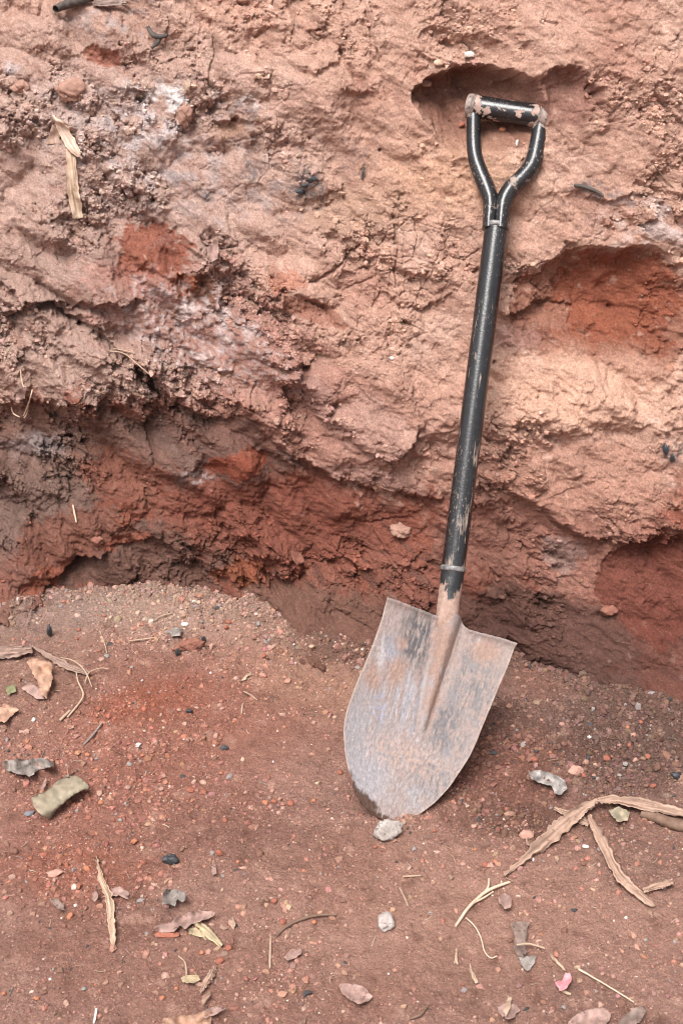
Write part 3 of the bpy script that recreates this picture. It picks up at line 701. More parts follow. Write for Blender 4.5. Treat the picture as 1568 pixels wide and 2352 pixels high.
# --- socket: flares out of the blade's spine
zs = np.linspace(-.075, .102, 60)
so_r = np.interp(zs, [-.075, -.03, .01, .05, .102], [.003, .0095, .0190, .0192, .0206])
V, F = tube([(sx(z) * (z > 0) + 0, np.interp(z, [-.075, 0, .1], [.004, .001, 0]), z) for z in zs], so_r, so_r, 56)
V += np.asarray([[1, 1, 0]]) * (.0011 * fbm(V[:, :1] * 90 + V[:, 1:2] * 60, V[:, 2:3] * 70, 4, 741))
sk = tri_ok('socket', sv(V), F)
m, t, p = mat_new('mud_caked_socket')
co = objco(t); sep = t.nodes.new('ShaderNodeSeparateXYZ'); t.links.new(co, sep.inputs[0])
mr = t.nodes.new('ShaderNodeMapRange'); mr.inputs[1].default_value = .345; mr.inputs[2].default_value = .425; mr.inputs[3].default_value = .28; mr.inputs[4].default_value = -.20
t.links.new(sep.outputs['Z'], mr.inputs[0])
f = ramp(t, math_n(t, 'ADD', nz(t, 60, 5, .65, objco(t, (1, 1, .4))), mr.outputs[0]), .50, .56)
mudc = mixc(t, ramp(t, nz(t, 130, 4, .6, co), .3, .7), (.235, .145, .112), (.40, .275, .225))
t.links.new(mixc(t, f, (.016, .017, .019), mudc), p.inputs['Base Color'])
t.links.new(math_n(t, 'ADD', .4, math_n(t, 'MULTIPLY', f, .5)), p.inputs['Roughness'])
bump(t, p, math_n(t, 'ADD', nz(t, 260, 4, .7, co), f), .4, .002)
sko = link('socket', sk, m, shovel); sko['label'] = 'tubular socket caked with dried mud'
# --- shaft and collars
zs = np.linspace(.100, .705, 160)
V, F = tube([(sx(z), 0, z) for z in zs], np.interp(zs, [.1, .7], [.0202, .0205]), np.interp(zs, [.1, .7], [.0202, .0205]), 64)
link('shaft', tri_ok('shaft', sv(V), F), M_SHAFT, shovel)
for zc in (.1005, .7025):
    zs = zc + np.linspace(-.0045, .0045, 9); rr = .0207 + .0016 * np.sqrt(np.clip(1 - ((zs - zc) / .0045) ** 2, 0, 1))
    V, F = tube([(sx(z), 0, z) for z in zs], rr, rr, 64)
    link('collar', tri_ok('collar', sv(V), F), M_COLLAR, shovel)
# --- the two arms of the D handle, side by side where they enter the shaft
La = [(-.0075, .695, .0125, .0195), (-.0085, .7086, .0120, .0190), (-.0112, .7434, .0132, .0165), (-.0210, .768, .0138, .0145), (-.0362, .7967, .0130, .0130), (-.0478, .8228, .0124, .0124), (-.0541, .8521, .0120, .0120), (-.0585, .889, .0120, .0120), (-.0612, .912, .0125, .0125)]
Ra = [(.0132, .695, .0125, .0195), (.0125, .7096, .0120, .0190), (.0120, .7445, .0138, .0165), (.0215, .7699, .0142, .0145), (.0395, .7911, .0140, .0138), (.0535, .815, .0140, .0136), (.0580, .8488, .0132, .0130), (.0600, .8839, .0125, .0125), (.0620, .900, .0125, .0125)]
for A in (La, Ra):
    S = spl(A, 70)
    V, F = tube(np.stack([S[:, 0], S[:, 0] * 0, S[:, 1]], 1), S[:, 2] * 1.07, S[:, 3] * 1.07, 40)
    link('handle_arm', tri_ok('handle_arm', sv(V), F), M_ARM, shovel)
# --- grip bar with two caps
g0 = np.array([-.0735, 0, .917]); g1 = np.array([.0745, 0, .8985])
def bar(prof, n=56):
    P = [g0 + (g1 - g0) * a for a, r in prof]; rr = [r for a, r in prof]
    ax = (g1 - g0) / np.linalg.norm(g1 - g0); N = np.array([0, 1., 0]); S = np.cross(N, ax)
    an = np.linspace(0, 2 * math.pi, n, endpoint=False)
    V = np.concatenate([p_ + r * (np.cos(an)[:, None] * S + np.sin(an)[:, None] * N) for p_, r in zip(P, rr)])
    F = grid_faces(n, len(prof), True); k = len(prof); i = np.arange(n); j = (i + 1) % n
    V = np.concatenate([V, P[0][None], P[-1][None]])
    F = np.concatenate([F, np.stack([j, i, i * 0 + k * n, i * 0 + k * n], 1), np.stack([(k - 1) * n + i, (k - 1) * n + j, i * 0 + k * n + 1, i * 0 + k * n + 1], 1)])
    return V, F
V, F = bar([(.105, .0190)] + [(x, .0200 - .0004 * math.cos((x - .5) * 6)) for x in np.linspace(.108, .892, 60)] + [(.895, .0190)])
grip = link('grip', tri_ok('grip', sv(V), F), M_GRIP, shovel); grip['label'] = 'black grip bar with chipped paint'
for prof in ([(.0, .0168), (.004, .0185), (.012, .0200), (.03, .0207), (.05, .0211), (.078, .0212), (.084, .0200), (.089, .0199), (.094, .0209), (.110, .0209), (.114, .019)],):
    for flip in (0, 1):
        pr = prof if not flip else [(1 - a, r) for a, r in prof][::-1]
        V, F = bar(pr)
        link('end_cap', tri_ok('end_cap', sv(V), F), M_CAP, grip)
V, F = bar([(1.0005, .0028), (1.002, .0024)], 16)
link('rivet_hole', tri_ok('rivet_hole', sv(V + np.array([0, -.003, .001])), F), M_HOLE, grip)

# ================================================================== LOOSE THINGS
def finish(name, V, F, mat, label, cat, group=None, thick=0, smooth=True, tone=None):
    V = np.asarray(V, float); o0 = V.mean(0); o0[2] = V[:, 2].min()
    me = tri_ok(name, V - o0, F, smooth)
    tone = np.ones(len(V)) if tone is None else np.asarray(tone)
    set_col(me, 'tone', np.repeat(tone[:, None], 3, 1))
    o = link(name, me, mat); o.location = Vector(o0)
    if thick:
        s = o.modifiers.new('thickness', 'SOLIDIFY'); s.thickness = thick; s.offset = 0
    return tag(o, label, cat, group)
def leaf(name, label, cat, pts, mat, surf='g', off=.003, curl=.006, rag=1.2, group=None, seed=0, wave=.003, thick=.00035, step=7):
    rng = np.random.default_rng(seed + abs(int(pts[0][0])))
    P = np.array(pts, float); out = []
    for a, b in zip(P, np.roll(P, -1, 0)):
        n = max(1, int(np.hypot(*(b - a)) / 5))
        for i in range(n): out.append(a + (b - a) * i / n + (rng.normal(0, min(rag, .22 * 5), 2) if i else 0))
    out = np.array(out); cen = out.mean(0); tone = []
    q = out - cen; ev, evec = np.linalg.eigh(q.T @ q); maj, mino = evec[:, 1], evec[:, 0]
    wmax = np.abs(q @ mino).max(); lmax = np.abs(q @ maj).max()
    x0, y0 = out.min(0); x1, y1 = out.max(0)
    P_w = 2 * wmax; rag = min(rag, .05 * P_w)
    inn = [(x + rng.uniform(-1.5, 1.5), y + rng.uniform(-1.5, 1.5)) for x in np.arange(x0 + step / 2, x1, step) for y in np.arange(y0 + step / 2, y1, step)]
    vs = [Vector(v) for v in out] + [Vector(v) for v in inn]; n = len(out)
    r = delaunay_2d_cdt(vs, [(i, (i + 1) % n) for i in range(n)], [list(range(n))], 1, 1e-4)
    V = []
    par = list(range(len(r[0])))
    def root(k):
        while par[k] != k: par[k] = par[par[k]]; k = par[k]
        return k
    for f in r[2]:
        for k in f[1:]: par[root(k)] = root(f[0])
    rt = [root(f[0]) for f in r[2]]; best = max(set(rt), key=rt.count); keep = [f for f, q_ in zip(r[2], rt) if q_ == best]
    ids = sorted({k for f in keep for k in f}); mp_ = {k: a_ for a_, k in enumerate(ids)}
    r = ([r[0][k] for k in ids], None, [[mp_[k] for k in f] for f in keep])
    for v in r[0]:
        d = np.array(v) - cen; a = (d @ mino) / wmax; b = (d @ maj) / lmax
        h = off + curl * a * a + .5 * max(curl, 0) * b * b + 1.9 * wave * float(perlin(np.array([v[0] / 24. + seed]), np.array([v[1] / 24.]), seed)[0])
        tone.append(1 + .35 * float(perlin(np.array([v[0] / 16. + seed]), np.array([v[1] / 16.]), seed + 3)[0]) - .22 * math.exp(-(a / .07) ** 2) + .25 * float(perlin(np.array([v[0] / 6.]), np.array([v[1] / 6.]), seed + 8)[0]))
        V.append(on_ground(v[0], v[1], max(.0012, h)) if surf == 'g' else on_bank(v[0], v[1], max(.001, h)))
    return finish(name, V, r[2], mat, label, cat, group, thick, tone=tone)
def strip(name, label, cat, pts, mat, surf='g', arch=.004, n=40, m_=13, group=None, thick=.0005, rag=.8, seed=0, fold=0):
    """a blade or bark ribbon: rows are (px, py, width in px, height above the soil)"""
    rng = np.random.default_rng(seed + abs(int(pts[0][0]))); S = spl(pts, n); T = np.gradient(S[:, :2], axis=0); T /= np.linalg.norm(T, axis=1)[:, None]
    N = np.stack([-T[:, 1], T[:, 0]], 1); V = []
    e = rng.normal(0, rag * 1.5, (n, 2)) - 5 * rag * (rng.random((n, 2)) < .05); e = (e + np.roll(e, 1, 0)) / 2; tone = []
    sd_ = int(rng.integers(1, 900)); tw = rng.uniform(-.5, .5)
    for i in range(n):
        for j in range(m_):
            s = 2 * j / (m_ - 1) - 1
            q = S[i, :2] + N[i] * (s * S[i, 2] * .42 + (e[i, 0] if s < 0 else e[i, 1]) * abs(s))
            u_ = i / n * 5
            rg = float(perlin(np.array([s * 3.1]), np.array([u_ * .5]), sd_)[0]); fl = float(perlin(np.array([.3]), np.array([u_ * .8]), sd_ + 5)[0])
            hh = S[i, 3] * .8 + arch * .45 * (1 - s * s) + .0036 * rg + (fold + .004 * (tw + 1.6 * fl)) * s * min(1, S[i, 2] / 22)
            h = max(.0012, hh)
            tone.append(1 + .55 * rg + .22 * float(perlin(np.array([s * 9.3]), np.array([u_ * .7]), sd_ + 9)[0]) - .12 * float(perlin(np.array([s * 2.3]), np.array([u_ * 3]), sd_ + 19)[0]))
            V.append(on_ground(q[0], q[1], h) if surf == 'g' else on_bank(q[0], q[1], h))
    return finish(name, V, grid_faces(m_, n), mat, label, cat, group, thick, tone=tone)
def stick(name, label, cat, pts, mat, surf='g', n=24, group=None, sides=8, branches=()):
    """rows are (px, py, radius in m, height); branches grow in the same mesh"""
    AV, AF, o = [], [], 0
    for path in (pts,) + tuple(branches):
        S = spl(path, n); W = np.array([(on_ground(a, b, h) if surf == 'g' else on_bank(a, b, h)) for a, b, _, h in S])
        W += .12 * S[:, 2:3] * np.random.default_rng(abs(int(path[0][0]))).normal(0, 1, (n, 3)) * .5
        T = np.gradient(W, axis=0); T /= np.linalg.norm(T, axis=1)[:, None] + 1e-9
        X1 = np.cross(T, [.13, .31, .94]); X1 /= np.linalg.norm(X1, axis=1)[:, None] + 1e-9; X2 = np.cross(T, X1)
        a = np.linspace(0, 2 * math.pi, sides, endpoint=False)
        V = (W[:, None] + S[:, 2, None, None] * (np.cos(a)[None, :, None] * X1[:, None] + np.sin(a)[None, :, None] * X2[:, None])).reshape(-1, 3)
        AV.append(V); F = grid_faces(sides, n, True) + o
        AF.append(F); o += len(V)
    return finish(name, np.concatenate(AV), np.concatenate(AF), mat, label, cat, group)

def ico(sub):
    bm = bmesh.new(); bmesh.ops.create_icosphere(bm, subdivisions=sub, radius=1)
    V = np.array([v.co[:] for v in bm.verts]); F = np.array([[v.index for v in f.verts] for f in bm.faces]); bm.free(); return V, F
I1, I2, I3, I4 = ico(1), ico(2), ico(3), ico(4)
def rock_shape(base_, seed, amp=.22, cuts=7, flat=.75, fine=.05):
    rng = np.random.default_rng(seed); V = base_[0].copy()
    for _ in range(cuts):
        d = rng.normal(0, 1, 3); d /= np.linalg.norm(d); lim = rng.uniform(.62, .9)
        s = V @ d; V = V - np.clip(s - lim, 0, None)[:, None] * d
    nrm = V / np.linalg.norm(V, axis=1)[:, None]
    n_ = perlin(V[:, 0] * 1.3 + V[:, 2] * .8, V[:, 1] * 1.3 - V[:, 2] * .9, seed) * amp + perlin(V[:, 0] * 4 + V[:, 2] * 3, V[:, 1] * 4 - V[:, 2] * 3, seed + 3) * fine * 2 + perlin(V[:, 0] * 11 + V[:, 2] * 7, V[:, 1] * 11 - V[:, 2] * 7, seed + 5) * fine
    V = V + nrm * n_[:, None]
    V *= np.array([1, rng.uniform(.72, .95), flat]); return V
def rotz(V, a):
    ca, sa = math.cos(a), math.sin(a); return V @ np.array([[ca, sa, 0], [-sa, ca, 0], [0, 0, 1]])
def rock(name, label, cat, px, py, wpx, mat, seed, surf='g', sink=.25, shape=(1, .8, .7), ang=0, group=None, base_=None, **kw):
    o0 = on_ground(px, py, 0) if surf == 'g' else on_bank(px, py, 0)
    r = wpx * .5 * np.linalg.norm(np.array(o0) - CP) / FPX
    V = rotz(rock_shape(base_ or I4, seed, flat=1, **kw) * np.array(shape), R(ang)) * r
    V = V + np.array(o0) + (np.array([0, 0, -V[:, 2].min() * (1 - 2 * sink)]) if surf == 'g' else BN * r * (.5 - sink))
    return finish(name, V, (base_ or I4)[1], mat, label, cat, group)

def leafmat(name, c1, c2, spots=None, stretch=(1, 1, 1), scale=70):
    m = leafmat0(name, c1, c2, spots, stretch, scale); t = m.node_tree; p = t.nodes['Principled BSDF']
    src = p.inputs['Base Color'].links[0].from_socket
    t.links.new(mixc(t, 1.0, src, attr(t, 'tone').outputs['Color'], 'MULTIPLY'), p.inputs['Base Color']); return m
def leafmat0(name, c1, c2, spots=None, stretch=(1, 1, 1), scale=70): return simple(name, c1 + (1,), c2 + (1,), scale, .75, stretch, .35, .25, spots + (1,) if spots else None, .0015)
L_TAN = leafmat('dry_tan_leaf', (.27, .17, .125), (.38, .255, .195), (.19, .115, .085))
L_STRAW = leafmat('dry_straw', (.34, .23, .16), (.45, .325, .24), (.24, .15, .105))
L_PINK = leafmat('dry_pinkish_leaf', (.25, .155, .132), (.34, .225, .195), (.18, .11, .09))
L_GREY = leafmat('weathered_grey_leaf', (.19, .16, .145), (.29, .25, .225), (.09, .07, .06))
L_DARK = leafmat('dark_dead_leaf', (.155, .105, .088), (.24, .175, .15), (.09, .06, .05))
L_BARK = leafmat('bronze_bark', (.20, .125, .10), (.31, .21, .17), (.13, .08, .065))
L_OLIVE = leafmat('olive_leaf', (.235, .20, .14), (.32, .265, .195), (.27, .19, .145), scale=30)
L_YEL = leafmat('yellow_leaf', (.32, .25, .15), (.41, .32, .215), (.26, .17, .12))
L_SAL = leafmat('salmon_leaf', (.34, .195, .135), (.43, .265, .19), (.27, .15, .105))
L_GREEN = leafmat('greenish_leaf', (.15, .15, .075), (.21, .195, .11))
L_ASHY = leafmat('ashen_paper', (.235, .21, .195), (.35, .315, .295), (.13, .105, .095))
M_TWIG = leafmat('dark_twig', (.045, .038, .036), (.12, .10, .09)); M_TWIGB = leafmat('brown_twig', (.12, .07, .05), (.22, .14, .10))
M_ROOT = leafmat('pale_root', (.48, .34, .24), (.60, .47, .36)); M_CHAR = simple('charcoal', (.012, .012, .014, 1), (.055, .056, .062, 1), 90, .55, bmp=.5, spec=.5)
M_PINKP = simple('pink_scrap', (.55, .17, .20, 1), (.66, .30, .31, 1), 90, .7); M_WHITE = simple('white_chip', (.66, .60, .54, 1), (.78, .74, .69, 1), 120, .7)
M_LIMEST = simple('white_limestone', (.27, .225, .20, 1), (.46, .41, .38, 1), 60, .9, bmp=.6, spots=(.10, .085, .08, 1)); M_SLATE = simple('blue_grey_stone', (.13, .13, .145, 1), (.20, .20, .22, 1), 80, .8)
M_SHARD = simple('blue_black_shard', (.015, .03, .045, 1), (.04, .05, .06, 1), 60, .3, spec=.6)
PEB = {'red': simple('red_pebble', (.27, .095, .062, 1), (.37, .145, .10, 1), 120, .9, bmp=.6), 'orange': simple('orange_pebble', (.40, .15, .085, 1), (.48, .21, .125, 1), 120, .9, bmp=.6),
       'pink': simple('pink_pebble', (.37, .20, .155, 1), (.47, .27, .215, 1), 120, .9, bmp=.6), 'brown': simple('brown_pebble', (.17, .085, .062, 1), (.26, .135, .10, 1), 120, .9, bmp=.6),
       'grey': simple('grey_pebble', (.22, .19, .175, 1), (.33, .29, .27, 1), 120, .9, bmp=.5), 'tan': simple('tan_pebble', (.45, .30, .22, 1), (.56, .40, .30, 1), 120, .9, bmp=.5),
       'dark': simple('dark_pebble', (.045, .043, .045, 1), (.10, .09, .088, 1), 120, .8, bmp=.5), 'white': simple('white_pebble', (.55, .47, .42, 1), (.68, .61, .56, 1), 120, .85, bmp=.4)}

# ---- against the bank
M_CLOD = simple('soil_clod', (.27, .15, .115, 1), (.40, .235, .18, 1), 110, .93, bmp=.8); M_CLODR = simple('red_soil_clod', (.20, .082, .058, 1), (.29, .13, .095, 1), 110, .93, bmp=.8)
strip('bark_strip', 'long tan bark strip hanging on the bank at upper left', 'bark strip', [(156, 318, 16, .010), (163, 350, 26, .006), (165, 400, 31, .010), (170, 450, 32, .006), (181, 502, 30, .010)], L_STRAW, 'b', .005)
strip('dry_leaf', 'pointed pinkish tan leaf crossing the top of a bark strip', 'leaf', [(121, 264, 6, .014), (140, 290, 26, .016), (160, 325, 30, .018), (176, 350, 20, .014), (190, 366, 3, .006)], leafmat('pale_pink_leaf', (.50, .35, .27), (.58, .43, .34)), 'b', .006)
leaf('leaf_fragment', 'short tan leaf stub behind the pointed leaf on the bank', 'leaf', [(121, 285), (136, 300), (140, 330), (107, 332)], L_TAN, 'b', .004, .004)
stick('charred_twig', 'forked charred twig stuck on the bank near the top edge', 'twig', [(340, 62, .0035, .012), (352, 80, .0048, .016), (370, 84, .0045, .018), (386, 80, .0025, .014)], M_TWIG, 'b', branches=(((370, 84, .004, .018), (362, 98, .004, .016), (348, 110, .0028, .012)),))
stick('charred_stick', 'dark weathered stick lying along the bank top at upper left', 'stick', [(128, 20, .007, .016), (160, 8, .009, .02), (190, -2, .009, .02), (215, -10, .008, .02)], M_TWIG, 'b')
strip('dark_bark_piece', 'dark grey curled bark piece cut off by the upper picture edge', 'bark', [(212, 8, 10, .014), (245, 6, 22, .018), (290, 4, 18, .014)], L_DARK, 'b', .008)
stick('short_twig', 'thin dark twig pressed into the bank right of the D handle', 'twig', [(1318, 425, .0028, .006), (1345, 430, .0035, .008), (1370, 440, .003, .008), (1385, 450, .0022, .006)], M_TWIG, 'b')
stick('dark_splinter', 'small upright black splinter on the bank left of the D handle', 'splinter', [(836, 384, .0022, .005), (833, 398, .0026, .006), (830, 410, .002, .005)], M_TWIG, 'b', 10)
leaf('seed_husk', 'small upright straw coloured husk beside the white lime patch', 'husk', [(430, 180), (438, 196), (435, 214), (425, 212), (423, 195)], L_STRAW, 'b', .004, .004)
leaf('dead_leaf', 'curled dead leaf sticking out above the dark red cut', 'leaf', [(493, 546), (503, 560), (500, 590), (488, 602), (474, 592), (480, 565)], L_PINK, 'b', .014, .02)
rock('pale_pebble', 'rounded stone set in the bank below the lime patch', 'stone', 427, 262, 42, M_CLOD, 5, 'b', .32, (.8, .8, 1.2), amp=.35, fine=.10)
rock('pale_pebble', 'knobbly stone bulging from the bank at the far upper left', 'stone', 48, 200, 42, M_CLOD, 6, 'b', .35, amp=.4, fine=.11)
rock('earth_clod', 'orange clod lodged in the bank above the tan leaf', 'clod', 165, 212, 62, M_CLOD, 8, 'b', .42, (1.1, .45, .7), amp=.5, fine=.14)
rock('earth_clod', 'pale knobbly clod on the dark red face left of the socket', 'clod', 925, 1218, 40, M_CLOD, 9, 'b', .3, (1.2, .8, .8), amp=.5, fine=.16)
rock('earth_clod', 'pinkish clod on the red face right of the socket', 'clod', 1392, 1402, 36, M_CLODR, 10, 'b', .1, amp=.35, fine=.1)
rock('earth_clod', 'reddish clod jutting out low on the bank at the left', 'clod', 225, 1240, 30, M_CLODR, 12, 'b', .1, amp=.4, fine=.12)
rock('white_grit', 'tiny chalk white grain on the bank left of the shaft', 'grain', 898, 822, 13, M_WHITE, 3, 'b', .1, base_=I3)
rock('cream_chip', 'cream chip in the hollow seen through the D handle', 'chip', 1290 * .9186, 357 * .9186 + .5, 15, PEB['white'], 4, 'b', 0, (.5, .8, 1.2), base_=I3)
rock('hollow_pebble', 'orange crumb on the floor of the hollow under the grip', 'crumb', 1152, 297, 16, PEB['orange'], 14, 'b', 0, base_=I3)
rock('hollow_pebble', 'dull red crumb on the hollow floor left of the handle', 'crumb', 1058, 286, 16, PEB['red'], 15, 'b', 0, base_=I3)
rock('lime_stone', 'cream stone in the roof of the hollow', 'stone', 1076, 125, 22, PEB['white'], 16, 'b', .1, (1.2, .8, .7), base_=I3)
rock('roof_pebble', 'tan pebble left of the hollow', 'stone', 1005, 145, 22, PEB['tan'], 17, 'b', .1, base_=I3)
rock('roof_pebble', 'pinkish block left of the hollow roof', 'stone', 978, 192, 26, M_CLOD, 18, 'b', .1, base_=I3)
for i, (px, py, s) in enumerate(((1525, 1030, 26), (1540, 1050, 20))):
    rock('dark_shard', ('upper' if i == 0 else 'lower') + ' of two blue black shards in the bank at the right edge', 'shard', px, py, s, M_SHARD, 30 + i, 'b', .1, (.5, .8, 1.1), base_=I3, cuts=12)
for i, (px, py, s) in enumerate(((715, 412, 24), (690, 440, 22), (700, 425, 16))):
    rock('charcoal_piece', ['largest charcoal bit in the ashy patch of the bank', 'middle charcoal bit in the ashy patch of the bank', 'smallest charcoal bit in the ashy patch of the bank'][i], 'charcoal', px, py, s, M_CHAR, 40 + i, 'b', .1, (1.2, .6, .6), 20, base_=I3, cuts=12)
stick('white_root', 'pale root hanging down from the left ledge', 'root', [(75, 895, .0012, .012), (70, 915, .0016, .02), (62, 938, .0016, .022), (55, 955, .001, .02)], M_ROOT, 'b', branches=(((66, 930, .0014, .021), (62, 950, .0012, .02), (56, 960, .0008, .02)),))
stick('white_root', 'short curled root end left of the hanging root', 'root', [(27, 935, .0012, .014), (32, 950, .0014, .02), (46, 958, .001, .018)], M_ROOT, 'b')
stick('white_root', 'pale root curling over the edge of the left ledge', 'root', [(48, 850, .0011, .014), (50, 870, .0013, .018), (55, 890, .0012, .018)], M_ROOT, 'b')
leaf('root_bark', 'small pinkish flap of dead leaf on the left ledge', 'leaf', [(40, 895), (62, 885), (58, 915), (36, 920)], L_PINK, 'b', .014, .012)
stick('grass_stem', 'dry grass stem lying across the crevice in the bank', 'stem', [(248, 806, .0011, .012), (285, 812, .0012, .018), (318, 838, .0012, .016), (352, 868, .001, .012)], L_STRAW, 'b')
stick('grass_stem', 'shorter grass stem above the crevice in the bank', 'stem', [(262, 800, .001, .014), (290, 806, .0011, .018), (310, 810, .0009, .016)], L_STRAW, 'b')
stick('thin_rootlet', 'thin straight rootlet on the bank face at far right', 'root', [(1502, 380, .0012, .006), (1525, 410, .0013, .006), (1545, 430, .001, .005)], M_TWIGB, 'b')
stick('hair_root', 'tiny pale splinter low on the left bank', 'splinter', [(168, 1160, .0016, .01), (172, 1180, .002, .014), (176, 1200, .0012, .01)], M_ROOT, 'b', 12)
leaf('clay_flake', 'thin red flake peeling off the face above the ground', 'flake', [(668, 1265), (690, 1270), (700, 1290), (682, 1300), (672, 1285)], M_CLODR, 'b', .006, .010)

# ---- on the ground: leaves
strip('bark_ribbon', 'broad bronze leaf blade lying at the left edge under the bank', 'bark strip', [(-25, 1500, 34, .010), (30, 1497, 32, .014), (75, 1490, 20, .012)], L_BARK, arch=.006)
strip('bark_ribbon', 'narrow bronze leaf blade pointing down from the left bank', 'bark strip', [(74, 1483, 5, .018), (110, 1505, 16, .016), (150, 1527, 20, .012), (207, 1548, 14, .008)], L_BARK, arch=.005)
leaf('dry_leaf', 'salmon coloured torn leaf standing up beside the bronze blades', 'leaf', [(62, 1521), (78, 1510), (118, 1522), (122, 1560), (107, 1606), (95, 1595), (84, 1560)], L_SAL, off=.012, curl=.014, wave=.008)
leaf('dry_leaf', 'dull pink leaf half under the salmon torn leaf', 'leaf', [(50, 1580), (70, 1568), (90, 1580), (104, 1606), (85, 1606)], L_PINK, off=.006, curl=.004)
leaf('dry_leaf', 'orange tan leaf fragment at the left edge', 'leaf', [(-10, 1628), (20, 1618), (44, 1630), (28, 1645), (10, 1660), (-10, 1655)], L_SAL, off=.006, curl=.008)
leaf('leaf_fragment', 'small green leaf fragment at the left edge', 'leaf', [(12, 1576), (36, 1572), (38, 1588), (18, 1596)], L_GREEN, off=.006, curl=.006)
leaf('crumpled_leaf', 'grey crumpled dead leaf above the rolled olive leaf', 'leaf', [(8, 1750), (40, 1742), (62, 1745), (95, 1740), (126, 1748), (125, 1762), (95, 1766), (72, 1782), (40, 1778), (15, 1768)], L_GREY, off=.008, curl=.016, wave=.014)
leaf('rolled_leaf', 'large rolled olive leaf lying on the red earth', 'leaf', [(72, 1833), (92, 1822), (108, 1817), (122, 1804), (134, 1791), (152, 1784), (175, 1780), (192, 1792), (209, 1810), (188, 1816), (165, 1829), (146, 1846), (130, 1860), (116, 1882), (96, 1873), (80, 1856)], L_OLIVE, off=.030, curl=-.026, wave=.0006, rag=.5)
stick('leaf_stalk', 'thin stalk above the rolled olive leaf', 'stalk', [(155, 1757, .001, .012), (156, 1770, .0012, .016), (158, 1786, .0014, .022)], L_TAN, n=10)
leaf('leaf_fragment', 'slim pale leaf sliver between the crumpled and rolled leaves', 'leaf', [(105, 1785), (108, 1792), (100, 1815), (93, 1810)], L_PINK, off=.006, curl=.006)
strip('twisted_husk', 'long twisted straw coloured husk at lower left', 'husk', [(222, 1966, 4, .004), (226, 1990, 9, .006), (238, 2030, 16, .008), (250, 2060, 18, .008), (254, 2095, 22, .006), (257, 2130, 18, .008), (262, 2178, 6, .003)], L_STRAW, arch=.007, n=50, rag=1.4)
leaf('dry_leaf', 'round pink leaf fragment right of the twisted husk', 'leaf', [(256, 2042), (275, 2036), (297, 2050), (296, 2066), (280, 2060), (258, 2058)], L_PINK, off=.004, curl=.006)
leaf('leaf_fragment', 'small grey leaf left of the twisted husk', 'leaf', [(115, 2068), (130, 2062), (148, 2080), (152, 2092), (135, 2088)], L_DARK, off=.005, curl=.008)
leaf('leaf_fragment', 'tiny mauve leaf tip touching the twisted husk', 'leaf', [(212, 2052), (222, 2046), (226, 2060), (218, 2072), (212, 2065)], L_PINK, off=.006, curl=.006)
leaf('crumpled_leaf', 'grey green crumpled leaf above the long pink leaf', 'leaf', [(374, 2050), (380, 2042), (405, 2042), (425, 2048), (432, 2065), (420, 2072), (408, 2065), (402, 2082), (385, 2076), (372, 2078)], L_GREY, off=.008, curl=.012, wave=.010)
leaf('dry_leaf', 'long ragged pink leaf at lower left', 'leaf', [(352, 2132), (372, 2122), (390, 2120), (408, 2104), (440, 2094), (470, 2092), (494, 2096), (490, 2106), (462, 2115), (440, 2122), (425, 2134), (412, 2126), (400, 2140), (372, 2142)], L_PINK, off=.006, curl=.008, wave=.006, rag=2)
strip('rolled_leaf', 'small rolled yellow leaf below the ragged pink leaf', 'leaf', [(446, 2118, 12, .006), (462, 2128, 24, .006), (485, 2150, 26, .006), (510, 2172, 14, .003)], L_YEL, arch=.010)
leaf('leaf_fragment', 'pale yellow flap beside the small rolled leaf', 'leaf', [(432, 2134), (450, 2130), (472, 2145), (475, 2160), (460, 2152), (434, 2146)], L_YEL, off=.004, curl=.004)
leaf('dry_leaf', 'small curled yellow leaf near the lower left stalk', 'leaf', [(416, 2245), (432, 2240), (456, 2240), (460, 2250), (445, 2258), (420, 2256)], L_YEL, off=.004, curl=.008)
stick('leaf_stalk', 'bent stalk rising from the small curled yellow leaf', 'stalk', [(410, 2196, .001, .004), (424, 2208, .0012, .008), (428, 2225, .0012, .008), (428, 2242, .001, .005)], L_STRAW, n=14)
strip('dry_leaf', 'narrow tan leaf curling at the lower left', 'leaf', [(462, 2282, 6, .004), (470, 2262, 16, .008), (485, 2240, 20, .008), (495, 2218, 10, .005)], L_TAN, arch=.006)
leaf('dry_leaf', 'pointed tan leaf tip standing below the narrow tan leaf', 'leaf', [(482, 2274), (484, 2284), (470, 2304), (462, 2316), (464, 2296)], L_TAN, off=.006, curl=.006)
leaf('dry_leaf', 'large orange tan leaf at the bottom edge', 'leaf', [(362, 2370), (375, 2340), (400, 2334), (420, 2332), (442, 2330), (470, 2322), (488, 2326), (486, 2345), (470, 2375)], L_SAL, off=.006, curl=.008, wave=.008)
leaf('dry_leaf', 'grey pink curled leaf behind the orange tan leaf', 'leaf', [(455, 2330), (475, 2318), (500, 2312), (520, 2316), (500, 2328), (470, 2338)], L_PINK, off=.008, curl=.006)
stick('white_splinter', 'thin white splinter near the bottom left edge', 'splinter', [(222, 2318, .0016, .004), (220, 2332, .0018, .005), (216, 2350, .0014, .003)], M_WHITE, n=12)
leaf('leaf_fragment', 'pale pink leaf fragment lying left of the tall straw', 'leaf', [(650, 2198), (665, 2184), (690, 2178), (694, 2186), (680, 2200), (660, 2206)], L_PINK, off=.004, curl=.005)
leaf('leaf_fragment', 'tiny pale leaf chip near the ragged pink leaf', 'leaf', [(524, 2110), (534, 2106), (541, 2120), (538, 2136), (526, 2124)], L_TAN, off=.004, curl=.004)
leaf('leaf_fragment', 'tiny pinkish leaf chip left of the jagged stone', 'leaf', [(485, 1990), (494, 1984), (498, 2006), (487, 2010)], L_PINK, off=.004, curl=.004)
